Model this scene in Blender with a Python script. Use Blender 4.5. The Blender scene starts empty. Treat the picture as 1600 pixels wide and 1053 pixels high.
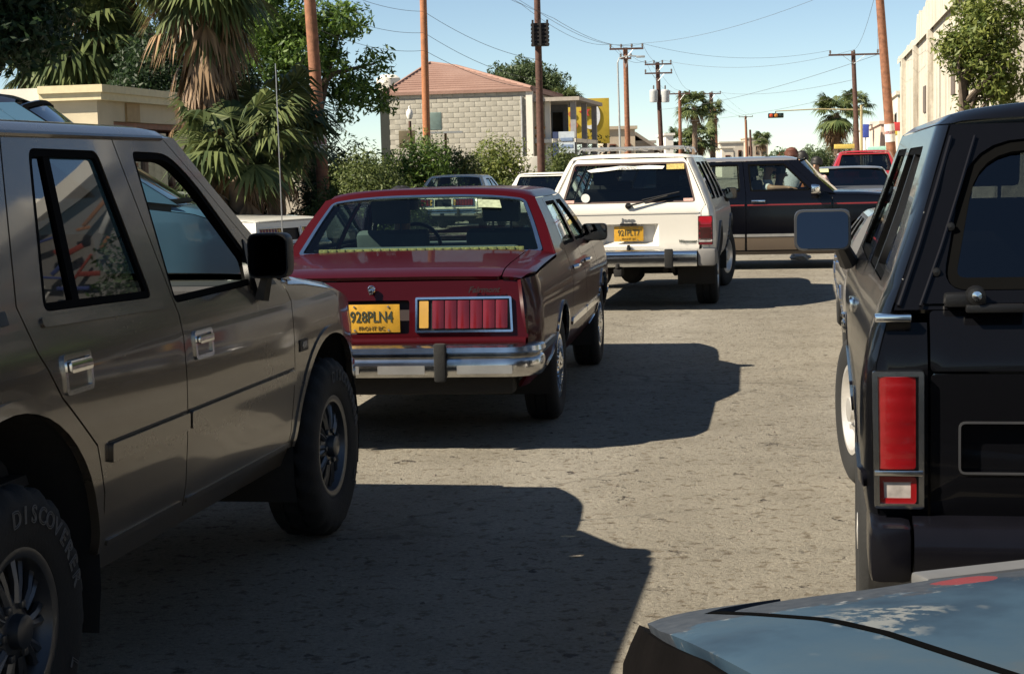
import bpy, bmesh, math, random
import numpy as np
from mathutils import Vector, Matrix
from mathutils.geometry import delaunay_2d_cdt

random.seed(7); np.random.seed(7)
scene = bpy.context.scene
C = scene.collection
PI = math.pi
R = math.radians

# ------------------------------------------------------------------ camera
CAM_H, CAM_F, CAM_P, CAM_R = 1.475, 2592.0, R(5.78), R(1.454)
cam_data = bpy.data.cameras.new('camera')
cam = bpy.data.objects.new('camera', cam_data)
C.objects.link(cam)
cam_data.sensor_width = 36.0
cam_data.lens = CAM_F / 1600.0 * 36.0
cam_data.clip_start = 0.05
cam_data.clip_end = 6000.0
fw = Vector((0, math.cos(CAM_P), -math.sin(CAM_P)))
up0 = Vector((0, math.sin(CAM_P), math.cos(CAM_P)))
rt0 = Vector((1, 0, 0))
rt = rt0 * math.cos(CAM_R) - up0 * math.sin(CAM_R)
up = rt0 * math.sin(CAM_R) + up0 * math.cos(CAM_R)
cam.matrix_world = Matrix((( rt.x, up.x, -fw.x, 0), (rt.y, up.y, -fw.y, 0), (rt.z, up.z, -fw.z, CAM_H), (0, 0, 0, 1)))
scene.camera = cam

def at(px, py, Y):
    """world point at distance Y ahead that shows at photo pixel px,py"""
    xx = (px - 800) / CAM_F; yy = (526.5 - py) / CAM_F
    d = fw + rt * xx + up * yy
    p = d * (Y / d.y)
    return Vector((p.x, Y, CAM_H + p.z))

# ------------------------------------------------------------------ sky, sun, exposure
SUN_EL = R(43.0)
SUN_AZ = R(252.0)          # clockwise from +Y: behind-left of the camera
world = bpy.data.worlds.new('World'); scene.world = world
world.use_nodes = True
wn = world.node_tree; wn.nodes.clear()
wo = wn.nodes.new('ShaderNodeOutputWorld'); wb = wn.nodes.new('ShaderNodeBackground')
sky = wn.nodes.new('ShaderNodeTexSky'); sky.sky_type = 'NISHITA'; sky.sun_disc = False
sky.sun_elevation = SUN_EL; sky.sun_rotation = SUN_AZ
sky.altitude = 0; sky.air_density = 0.62; sky.dust_density = 0.0; sky.ozone_density = 0.8
wb.inputs['Strength'].default_value = 0.056
tint = wn.nodes.new('ShaderNodeMix'); tint.data_type = 'RGBA'; tint.blend_type = 'MULTIPLY'; tint.inputs[0].default_value = 1.0; tint.inputs[7].default_value = (1.05, 1.05, .97, 1)
wn.links.new(sky.outputs[0], tint.inputs[6]); wn.links.new(tint.outputs[2], wb.inputs['Color']); wn.links.new(wb.outputs[0], wo.inputs['Surface'])
sun_data = bpy.data.lights.new('sun', 'SUN'); sun = bpy.data.objects.new('sun', sun_data); C.objects.link(sun)
sun_data.energy = 5.0; sun_data.angle = R(0.53); sun_data.color = (1.0, 0.90, 0.73)
sdir = Vector((math.sin(SUN_AZ) * math.cos(SUN_EL), math.cos(SUN_AZ) * math.cos(SUN_EL), math.sin(SUN_EL)))
sun.rotation_euler = sdir.to_track_quat('Z', 'Y').to_euler()
sun.location = sdir * 60
vs = scene.view_settings
vs.view_transform = 'Standard'; vs.look = 'None'; vs.gamma = 1.0; vs.use_curve_mapping = False
vs.exposure = 1.25
scene.cycles.diffuse_bounces = 2; scene.cycles.transparent_max_bounces = 24

# ------------------------------------------------------------------ materials
MATS = {}
def mat_base(name):
    m = bpy.data.materials.new(name); m.use_nodes = True
    nt = m.node_tree
    b = nt.nodes['Principled BSDF']
    return m, nt, b
def nd(nt, t, **kw):
    n = nt.nodes.new(t)
    for k, v in kw.items(): setattr(n, k, v)
    return n
def coords(nt, kind='Object', scale=(1, 1, 1)):
    tc = nd(nt, 'ShaderNodeTexCoord'); mp = nd(nt, 'ShaderNodeMapping')
    mp.inputs['Scale'].default_value = scale
    nt.links.new(tc.outputs[kind], mp.inputs[0])
    return mp.outputs[0]
def noise(nt, vec, scale, detail=4, rough=.55):
    n = nd(nt, 'ShaderNodeTexNoise'); n.inputs['Scale'].default_value = scale
    n.inputs['Detail'].default_value = detail; n.inputs['Roughness'].default_value = rough
    if vec is not None: nt.links.new(vec, n.inputs['Vector'])
    return n
def ramp(nt, fac, stops, interp='LINEAR'):
    r = nd(nt, 'ShaderNodeValToRGB'); cr = r.color_ramp; cr.interpolation = interp
    while len(cr.elements) > 1: cr.elements.remove(cr.elements[-1])
    cr.elements[0].position = stops[0][0]; c = stops[0][1]; cr.elements[0].color = (*c, 1) if len(c) == 3 else c
    for p, c in stops[1:]:
        e = cr.elements.new(p); e.color = (*c, 1) if len(c) == 3 else c
    nt.links.new(fac, r.inputs[0])
    return r.outputs[0]
def mixc(nt, fac, a, b, mode='MIX'):
    m = nd(nt, 'ShaderNodeMix'); m.data_type = 'RGBA'; m.blend_type = mode
    for s, v in ((0, fac), (6, a), (7, b)):
        if hasattr(v, 'is_output'): nt.links.new(v, m.inputs[s])
        else: m.inputs[s].default_value = v if isinstance(v, (int, float)) else ((*v, 1) if len(v) == 3 else v)
    return m.outputs[2]
def bump(nt, b, height, strength=.3, dist=.01):
    n = nd(nt, 'ShaderNodeBump'); n.inputs['Strength'].default_value = strength; n.inputs['Distance'].default_value = dist
    nt.links.new(height, n.inputs['Height']); nt.links.new(n.outputs[0], b.inputs['Normal'])
def simple(name, col, rough=.5, metal=0, coat=0, var=.12, vscale=8, bmp=0, bscale=60, spec=.5):
    """one plain procedural material: a colour broken by noise, with fine relief"""
    if name in MATS: return MATS[name]
    m, nt, b = mat_base(name)
    v = coords(nt)
    n = noise(nt, v, vscale)
    lo = tuple(c * (1 - var) for c in col); hi = tuple(min(1, c * (1 + var)) for c in col)
    nt.links.new(ramp(nt, n.outputs[0], [(.3, lo), (.7, hi)]), b.inputs['Base Color'])
    b.inputs['Roughness'].default_value = rough; b.inputs['Metallic'].default_value = metal
    b.inputs['Specular IOR Level'].default_value = spec
    if coat: b.inputs['Coat Weight'].default_value = coat; b.inputs['Coat Roughness'].default_value = .06
    if bmp:
        n2 = noise(nt, v, bscale, 6); bump(nt, b, n2.outputs[0], bmp, .01)
    MATS[name] = m
    return m
def paint(name, col, rough=.32, dirt=(.26, .22, .17), dirt_amt=.35, metal=0.0, coat=.8, coat_rough=.05, low=.75, spec=.5):
    """car enamel with a film of dust that grows towards the sills and in blotches"""
    if name in MATS: return MATS[name]
    m, nt, b = mat_base(name)
    v = coords(nt)
    n1 = noise(nt, v, 2.2, 5); n2 = noise(nt, v, 26, 6, .65)
    sep = nd(nt, 'ShaderNodeSeparateXYZ'); nt.links.new(v, sep.inputs[0])
    mr = nd(nt, 'ShaderNodeMapRange'); mr.inputs['From Min'].default_value = low; mr.inputs['From Max'].default_value = .3
    nt.links.new(sep.outputs[2], mr.inputs['Value'])
    a = nd(nt, 'ShaderNodeMath', operation='MULTIPLY_ADD'); nt.links.new(n2.outputs[0], a.inputs[0]); a.inputs[1].default_value = .5
    nt.links.new(mr.outputs[0], a.inputs[2])
    a2 = nd(nt, 'ShaderNodeMath', operation='MULTIPLY'); nt.links.new(a.outputs[0], a2.inputs[0]); nt.links.new(n1.outputs[0], a2.inputs[1])
    a3 = nd(nt, 'ShaderNodeMath', operation='MULTIPLY', use_clamp=True); nt.links.new(a2.outputs[0], a3.inputs[0]); a3.inputs[1].default_value = dirt_amt * 2
    base = mixc(nt, n1.outputs[0], tuple(c * .9 for c in col), tuple(min(1, c * 1.08) for c in col))
    nt.links.new(mixc(nt, a3.outputs[0], base, dirt), b.inputs['Base Color'])
    rr = nd(nt, 'ShaderNodeMapRange'); rr.inputs['To Min'].default_value = rough; rr.inputs['To Max'].default_value = min(1, rough + .35)
    nt.links.new(a3.outputs[0], rr.inputs['Value']); nt.links.new(rr.outputs[0], b.inputs['Roughness'])
    cw = nd(nt, 'ShaderNodeMapRange'); cw.inputs['To Min'].default_value = coat; cw.inputs['To Max'].default_value = coat * .3
    nt.links.new(a3.outputs[0], cw.inputs['Value']); nt.links.new(cw.outputs[0], b.inputs['Coat Weight'])
    b.inputs['Specular IOR Level'].default_value = spec; b.inputs['Coat Roughness'].default_value = coat_rough; b.inputs['Metallic'].default_value = metal
    n3 = noise(nt, v, 3.2, 2); bump(nt, b, n3.outputs[0], .05, .02)
    MATS[name] = m
    return m
def glass(name, tint=(.75, .85, .82), refl=1.0):
    if name in MATS: return MATS[name]
    m = bpy.data.materials.new(name); m.use_nodes = True
    nt = m.node_tree; nt.nodes.clear()
    o = nd(nt, 'ShaderNodeOutputMaterial'); mx = nd(nt, 'ShaderNodeMixShader')
    tr = nd(nt, 'ShaderNodeBsdfTransparent'); gl = nd(nt, 'ShaderNodeBsdfGlossy'); fr = nd(nt, 'ShaderNodeFresnel')
    gm = nd(nt, 'ShaderNodeNewGeometry'); io = nd(nt, 'ShaderNodeMapRange')      # thin pane: same reflectance from both faces
    io.inputs['To Min'].default_value = 1.52; io.inputs['To Max'].default_value = 1 / 1.52
    nt.links.new(gm.outputs['Backfacing'], io.inputs['Value']); nt.links.new(io.outputs[0], fr.inputs['IOR'])
    v = coords(nt); n = noise(nt, v, 3, 4)
    nt.links.new(ramp(nt, n.outputs[0], [(.3, tuple(t * .92 for t in tint)), (.7, tint)]), tr.inputs['Color'])
    gl.inputs['Roughness'].default_value = .015; gl.inputs['Color'].default_value = (.95, .97, 1, 1)
    mu = nd(nt, 'ShaderNodeMath', operation='MULTIPLY', use_clamp=True); mu.inputs[1].default_value = refl
    nt.links.new(fr.outputs[0], mu.inputs[0]); nt.links.new(mu.outputs[0], mx.inputs[0])
    nt.links.new(tr.outputs[0], mx.inputs[1]); nt.links.new(gl.outputs[0], mx.inputs[2]); nt.links.new(mx.outputs[0], o.inputs['Surface'])
    MATS[name] = m
    return m
def leafmat(name, lo, hi, trans=.35):
    if name in MATS: return MATS[name]
    m, nt, b = mat_base(name)
    g = nd(nt, 'ShaderNodeNewGeometry')
    nt.links.new(ramp(nt, g.outputs['Random Per Island'], [(0, lo), (1, hi)]), b.inputs['Base Color'])
    b.inputs['Roughness'].default_value = .55; b.inputs['Specular IOR Level'].default_value = .35
    t = nd(nt, 'ShaderNodeBsdfTranslucent'); mx = nd(nt, 'ShaderNodeMixShader'); mx.inputs[0].default_value = trans
    nt.links.new(ramp(nt, g.outputs['Random Per Island'], [(0, tuple(c * 1.2 for c in lo)), (1, tuple(c * 1.3 for c in hi))]), t.inputs['Color'])
    o = nt.nodes['Material Output']
    nt.links.new(b.outputs[0], mx.inputs[1]); nt.links.new(t.outputs[0], mx.inputs[2]); nt.links.new(mx.outputs[0], o.inputs['Surface'])
    MATS[name] = m
    return m

M_RUBBER = simple('rubber', (.006, .006, .006), .85, bmp=.2, bscale=90)
M_BLACK = simple('black_plastic', (.0035, .0035, .004), .45, bmp=.1, bscale=200, spec=.35)
M_TRIM = simple('satin_trim', (.004, .004, .006), .22, spec=.22)
M_SEAL = simple('seal_rubber', (.0018, .0018, .0018), .85, spec=.05)
M_CHROME = simple('chrome', (.72, .73, .74), .12, metal=1, var=.08, vscale=14, bmp=.03, bscale=20)
M_WCHROME = simple('worn_chrome', (.50, .50, .50), .2, metal=1, var=.2, vscale=9, bmp=.06, bscale=14)
M_ALU = simple('dull_aluminium', (.5, .49, .47), .42, metal=.85, bmp=.05)
M_STEEL = simple('painted_steel_rim', (.22, .22, .22), .4, metal=.6)
M_UNDER = simple('underbody', (.012, .011, .010), .9, bmp=.3, bscale=30)
M_INT = simple('interior_cloth', (.035, .035, .037), .9, bmp=.2, bscale=150)
M_INTB = simple('interior_blue_cloth', (.07, .085, .09), .9, bmp=.2, bscale=150)
M_MIRROR = simple('mirror_glass', (.10, .105, .115), .03, metal=1, var=.02)
M_RED = simple('red_lens', (.17, .004, .006), .18, coat=.6, var=.2, bmp=.05, bscale=80)
M_REDD = simple('dark_red_lens', (.095, .003, .004), .2, coat=.5, var=.2)
M_AMBER = simple('amber_lens', (.42, .24, .05), .25, coat=.5)
M_CLEAR = simple('clear_lens', (.30, .27, .25), .15, coat=.8, var=.25, vscale=40)
M_PLATE = simple('yellow_plate', (.45, .24, .015), .5, var=.15, vscale=20)
M_INK = simple('dark_ink', (.02, .03, .02), .6)
M_WHITE = simple('white_print', (.7, .68, .64), .6)
GLASS = glass('car_glass', (.62, .70, .67))
GLASS_DARK = glass('tinted_glass', (.09, .10, .105), 1.7)
GLASS_MID = glass('half_tinted_glass', (.42, .47, .46))

# ------------------------------------------------------------------ object helpers
def tag(o, label=None, cat=None, group=None, kind=None):
    if label: o['label'] = label
    if cat: o['category'] = cat
    if group: o['group'] = group
    if kind: o['kind'] = kind
    return o
def empty(name, loc=(0, 0, 0), rz=0, parent=None):
    o = bpy.data.objects.new(name, None); C.objects.link(o)
    o.location = loc; o.rotation_euler = (0, 0, rz); o.empty_display_size = .2
    if parent: o.parent = parent
    return o
def link(name, me, mat=None, parent=None, loc=None):
    o = bpy.data.objects.new(name, me); C.objects.link(o)
    if mat is not None and len(me.materials) == 0: me.materials.append(mat)
    if parent: o.parent = parent
    if loc is not None: o.location = loc
    return o
def mesh_from(name, verts, faces, smooth=False):
    me = bpy.data.meshes.new(name)
    me.from_pydata([tuple(v) for v in verts], [], faces); me.update()
    if smooth: me.polygons.foreach_set('use_smooth', [True] * len(me.polygons))
    return me
def copy_tree(o, parent=None):
    c = o.copy(); C.objects.link(c); c.parent = parent
    for ch in list(o.children): copy_tree(ch, c)
    return c

class MB:
    """collects shapes for one mesh object"""
    def __init__(s): s.v = []; s.f = []; s.sm = []
    def add(s, vs, fs, smooth=False):
        k = len(s.v); s.v += [tuple(v) for v in vs]; s.f += [tuple(i + k for i in f) for f in fs]; s.sm += [smooth] * len(fs)
    def box(s, c, d, rot=None, bev=0, taper=1.0):
        """box centre c, size d; bev chamfers all edges; taper scales the top"""
        hx, hy, hz = d[0] / 2, d[1] / 2, d[2] / 2
        b = min(bev, hx * .49, hy * .49, hz * .49)
        M = rot if rot is not None else Matrix.Identity(3)
        if b <= 0:
            vs = [Vector((sx * hx * (taper if sz > 0 else 1), sy * hy * (taper if sz > 0 else 1), sz * hz)) for sx in (-1, 1) for sy in (-1, 1) for sz in (-1, 1)]
            fs = [(0, 1, 3, 2), (4, 6, 7, 5), (0, 4, 5, 1), (2, 3, 7, 6), (0, 2, 6, 4), (1, 5, 7, 3)]
        else:
            bm = bmesh.new(); bmesh.ops.create_cube(bm, size=1)
            for v in bm.verts:
                t = taper if v.co.z > 0 else 1
                v.co = Vector((v.co.x * d[0] * t, v.co.y * d[1] * t, v.co.z * d[2]))
            bmesh.ops.bevel(bm, geom=list(bm.edges), offset=b, segments=2, affect='EDGES', profile=.6)
            bm.verts.index_update()
            vs = [v.co.copy() for v in bm.verts]; fs = [tuple(v.index for v in f.verts) for f in bm.faces]; bm.free()
        s.add([M @ v + Vector(c) for v in vs], fs, bev > 0)
    def tube(s, pts, r, n=8, caps=True, closed=False):
        pts = [Vector(p) for p in pts]; rs = r if isinstance(r, (list, tuple)) else [r] * len(pts)
        k = len(pts); vs = []; up = None
        for i, p in enumerate(pts):
            if closed: t = (pts[(i + 1) % k] - pts[i - 1])
            else: t = pts[min(i + 1, k - 1)] - pts[max(i - 1, 0)]
            t.normalize()
            if up is None:
                up = Vector((0, 0, 1)) if abs(t.z) < .9 else Vector((1, 0, 0))
            a = t.cross(up)
            if a.length < 1e-5: a = t.cross(Vector((1, .3, .2)))
            a.normalize(); b = a.cross(t).normalized(); up = b
            for j in range(n):
                an = 2 * PI * j / n
                vs.append(p + (a * math.cos(an) + b * math.sin(an)) * rs[i])
        fs = []
        for i in range(k if closed else k - 1):
            for j in range(n):
                i2 = (i + 1) % k
                fs.append((i * n + j, i * n + (j + 1) % n, i2 * n + (j + 1) % n, i2 * n + j))
        if caps and not closed:
            fs.append(tuple(range(n))[::-1]); fs.append(tuple((k - 1) * n + j for j in range(n)))
        s.add(vs, fs, True)
    def lathe(s, prof, n=32, axis='y', c=(0, 0, 0), jit=None):
        """prof: (radius, along); revolve round an axis through c"""
        vs = []; k = len(prof)
        for j in range(n):
            a = 2 * PI * j / n
            for i, (r, h) in enumerate(prof):
                rr = r + (jit(i, j) if jit else 0)
                x, z = rr * math.cos(a), rr * math.sin(a)
                v = {'y': (x, h, z), 'z': (x, z, h), 'x': (h, x, z)}[axis]
                vs.append(Vector(v) + Vector(c))
        fs = []
        for j in range(n):
            for i in range(k - 1):
                j2 = (j + 1) % n
                fs.append((j * k + i, j2 * k + i, j2 * k + i + 1, j * k + i + 1))
        s.add(vs, fs, True)
    def prism(s, poly, h0, h1, axis='y'):
        """polygon in the plane across an axis, extruded from h0 to h1"""
        n = len(poly)
        def P(a, b, h): return {'y': (a, h, b), 'z': (a, b, h), 'x': (h, a, b)}[axis]
        vs = [P(a, b, h0) for a, b in poly] + [P(a, b, h1) for a, b in poly]
        fs = [tuple(range(n)), tuple(range(n, 2 * n))[::-1]] + [(i, i + n, (i + 1) % n + n, (i + 1) % n) for i in range(n)]
        s.add(vs, fs)
    def build(s, name, mat, parent=None, loc=None, fix=True):
        me = bpy.data.meshes.new(name); me.from_pydata(s.v, [], s.f); me.update()
        if fix:
            bm = bmesh.new(); bm.from_mesh(me); bmesh.ops.recalc_face_normals(bm, faces=bm.faces); bm.to_mesh(me); bm.free()
        if len(s.sm) == len(me.polygons): me.polygons.foreach_set('use_smooth', s.sm)
        try: me.set_sharp_from_angle(angle=R(38))
        except Exception: pass
        return link(name, me, mat, parent, loc)

# 2-D helpers -------------------------------------------------------
def rnd(pts, r=.03, n=4):
    """round the corners of a polygon; r is one radius or a list"""
    out = []; k = len(pts)
    for i in range(k):
        p0, p, p1 = Vector(pts[i - 1]), Vector(pts[i]), Vector(pts[(i + 1) % k])
        rr = r[i] if isinstance(r, (list, tuple)) else r
        a, b = p0 - p, p1 - p
        rr = min(rr, a.length * .45, b.length * .45)
        if rr < 1e-4: out.append(tuple(p)); continue
        A, B = p + a.normalized() * rr, p + b.normalized() * rr
        for j in range(n + 1):
            t = j / n
            q = A * (1 - t) ** 2 + p * 2 * t * (1 - t) + B * t * t
            out.append((q.x, q.y))
    return out
def area(p): return .5 * sum(p[i - 1][0] * p[i][1] - p[i][0] * p[i - 1][1] for i in range(len(p)))
def offs(poly, d):
    """grow (d>0) or shrink (d<0) a polygon"""
    p = [Vector(q) for q in poly]
    q = []
    for v in p:
        if not q or (v - q[-1]).length > 1e-5: q.append(v)
    if (q[0] - q[-1]).length < 1e-5: q.pop()
    p = q; n = len(p); sgn = 1 if area([tuple(v) for v in p]) > 0 else -1; out = []
    for i in range(n):
        a = (p[i] - p[i - 1]).normalized(); b = (p[(i + 1) % n] - p[i]).normalized()
        na, nb = Vector((a.y, -a.x)), Vector((b.y, -b.x)); m = na + nb
        if m.length < 1e-3: m = na
        m.normalize(); k = max(.45, m.dot(na))
        q = p[i] + m * (d * sgn / k); out.append((q.x, q.y))
    return out
def arc(cx, cz, r, a0, a1, n=18):
    return [(cx + r * math.cos(R(a0 + (a1 - a0) * i / n)), cz + r * math.sin(R(a0 + (a1 - a0) * i / n))) for i in range(n + 1)]
def inside(poly, P):
    x, y = P[:, 0], P[:, 1]; r = np.zeros(len(P), bool); n = len(poly); j = n - 1
    for i in range(n):
        xi, yi = poly[i]; xj, yj = poly[j]
        if yi != yj:
            r ^= ((yi > y) != (yj > y)) & (x < (xj - xi) * (y - yi) / (yj - yi) + xi)
        j = i
    return r
def segdist(poly, P):
    d = np.full(len(P), 1e9); n = len(poly)
    for i in range(n):
        a = np.array(poly[i]); b = np.array(poly[(i + 1) % n]); ab = b - a; L = ab @ ab
        t = np.clip(((P - a) @ ab) / (L + 1e-12), 0, 1)
        d = np.minimum(d, np.linalg.norm(P - (a + t[:, None] * ab), axis=1))
    return d
def curve(xs, ys):
    xs = np.array(xs, float); ys = np.array(ys, float)
    m = np.gradient(ys, xs)
    def fn(x):
        if x <= xs[0]: return float(ys[0] + m[0] * (x - xs[0]))
        if x >= xs[-1]: return float(ys[-1] + m[-1] * (x - xs[-1]))
        i = int(np.searchsorted(xs, x)) - 1
        h = xs[i + 1] - xs[i]; t = (x - xs[i]) / h
        return float((2 * t**3 - 3 * t * t + 1) * ys[i] + (t**3 - 2 * t * t + t) * h * m[i] + (-2 * t**3 + 3 * t * t) * ys[i + 1] + (t**3 - t * t) * h * m[i + 1])
    return fn
def lerpf(pts):
    xs = [p[0] for p in pts]; ys = [p[1] for p in pts]
    return lambda x: float(np.interp(x, xs, ys))

def panel(name, outline, fn, mat, parent, holes=(), res=.06, depth=.018, out=(0, 1, 0)):
    """sheet-metal panel: a 2-D outline with holes, laid on the surface fn(u,v), with folded-in edges"""
    loops = [list(outline)] + [list(h) for h in holes]
    pts = []; edges = []
    for L in loops:
        st = len(pts); n = len(L)
        for i in range(n):
            a, b = Vector(L[i]), Vector(L[(i + 1) % n]); k = max(1, int(math.ceil((b - a).length / res)))
            for j in range(k): pts.append(tuple(a + (b - a) * j / k))
        m = len(pts) - st
        edges += [(st + i, st + (i + 1) % m) for i in range(m)]
    us = [p[0] for p in loops[0]]; vs_ = [p[1] for p in loops[0]]
    gu = np.arange(min(us) + res * .5, max(us), res); gv = np.arange(min(vs_) + res * .5, max(vs_), res)
    if len(gu) and len(gv):
        G = np.array([(a, b) for a in gu for b in gv])
        k = inside(loops[0], G)
        for h in loops[1:]: k &= ~inside(h, G)
        G = G[k]
        for L in loops:
            if len(G): G = G[segdist(L, G) > res * .4]
        pts += [tuple(g) for g in G]
    v2, e2, f2 = delaunay_2d_cdt([Vector(p) for p in pts], edges, [], 0, 1e-6)[:3]
    V = np.array([tuple(v) for v in v2]); F = np.array([tuple(f) for f in f2])
    cen = V[F].mean(axis=1)
    k = inside(loops[0], cen)
    for h in loops[1:]: k &= ~inside(h, cen)
    F = F[k]
    used = np.unique(F); remap = -np.ones(len(V), int); remap[used] = np.arange(len(used)); V = V[used]; F = remap[F]
    out = Vector(out); P3 = []; N3 = []; e = 1e-3
    for u, v in V:
        p = Vector(fn(u, v)); du = Vector(fn(u + e, v)) - p; dv = Vector(fn(u, v + e)) - p
        nn = du.cross(dv)
        if nn.length < 1e-12: nn = out.copy()
        nn.normalize()
        if nn.dot(out) < 0: nn = -nn
        P3.append(p); N3.append(nn)
    faces = []; cnt = {}
    for a, b, c in F.tolist():
        nf = (P3[b] - P3[a]).cross(P3[c] - P3[a])
        if nf.dot(N3[a]) < 0: b, c = c, b
        faces.append((a, b, c))
        for q in ((a, b), (b, c), (c, a)): cnt[tuple(sorted(q))] = q if tuple(sorted(q)) not in cnt else None
    verts = list(P3); norms = list(N3); idx = {}
    for q in cnt.values():
        if q is None: continue
        for w in q:
            if w not in idx:
                idx[w] = len(verts); verts.append(P3[w] - N3[w] * .0); verts.append(P3[w] - N3[w] * depth)
                norms.append(None); norms.append(None)
    rim = [q for q in cnt.values() if q is not None]
    for a, b in rim:
        ia, ib = idx[a], idx[b]
        faces.append((ib, ia, ia + 1, ib + 1))
        fn_ = (verts[ia] - verts[ib]).cross(verts[ia + 1] - verts[ib])
        if fn_.length > 0: fn_.normalize()
        for w in (ia, ia + 1, ib, ib + 1): norms[w] = (norms[w] + fn_) if norms[w] is not None else fn_.copy()
    me = bpy.data.meshes.new(name); me.from_pydata([tuple(v) for v in verts], [], faces); me.update()
    me.polygons.foreach_set('use_smooth', [True] * len(me.polygons))
    nl = [tuple(n.normalized()) if n is not None and n.length > 1e-6 else (0, 0, 1) for n in norms]
    me.normals_split_custom_set_from_vertices(nl)
    return link(name, me, mat, parent)

def loft(name, sections, mat, parent, closed_ends=True):
    """skin a list of equal-length point rows"""
    n = len(sections[0]); vs = []; fs = []
    for s in sections: vs += [tuple(p) for p in s]
    for i in range(len(sections) - 1):
        for j in range(n - 1):
            a = i * n + j; fs.append((a, a + 1, a + n + 1, a + n))
    me = mesh_from(name, vs, fs, True)
    bm = bmesh.new(); bm.from_mesh(me)
    bmesh.ops.recalc_face_normals(bm, faces=bm.faces)
    fz = sum(f.normal.z * f.calc_area() for f in bm.faces)
    if fz < 0: bmesh.ops.reverse_faces(bm, faces=bm.faces)
    bm.to_mesh(me); bm.free()
    try: me.set_sharp_from_angle(angle=R(40))
    except Exception: pass
    return link(name, me, mat, parent)
def top_section(x, yh, ze, zt, n=2.6, k=14, lip=.0):
    """cross-section of a roof, bonnet or boot lid at station x"""
    row = []
    for i in range(-k, k + 1):
        t = i / k; t = math.copysign(abs(t) ** .75, t)
        row.append((x, yh * t, ze + (zt - ze) * max(0, 1 - abs(t) ** n) ** (1 / n)))
    return row
def text_obj(body, size, mat, parent, M, name='lettering', extrude=.001, outline=0, align='CENTER', xs=1.0, bold=0, shear=0):
    cu = bpy.data.curves.new(name, 'FONT'); cu.body = body; cu.size = size; cu.align_x = align; cu.align_y = 'CENTER'; cu.shear = shear
    cu.resolution_u = 3
    if outline: cu.fill_mode = 'NONE'; cu.bevel_depth = outline; cu.bevel_resolution = 0
    else: cu.extrude = extrude; cu.offset = bold
    ob = bpy.data.objects.new(name, cu); C.objects.link(ob)
    dg = bpy.context.evaluated_depsgraph_get()
    me = bpy.data.meshes.new_from_object(ob.evaluated_get(dg))
    bpy.data.objects.remove(ob); bpy.data.curves.remove(cu)
    me.transform(M @ Matrix.Diagonal((xs, 1, 1, 1)))
    me.materials.clear(); me.name = name
    return link(name, me, mat, parent)
def frame3(o, ex, ey):
    ex = Vector(ex).normalized(); ey = Vector(ey).normalized(); ez = ex.cross(ey)
    return Matrix(((ex.x, ey.x, ez.x, o[0]), (ex.y, ey.y, ez.y, o[1]), (ex.z, ey.z, ez.z, o[2]), (0, 0, 0, 1)))
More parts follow.
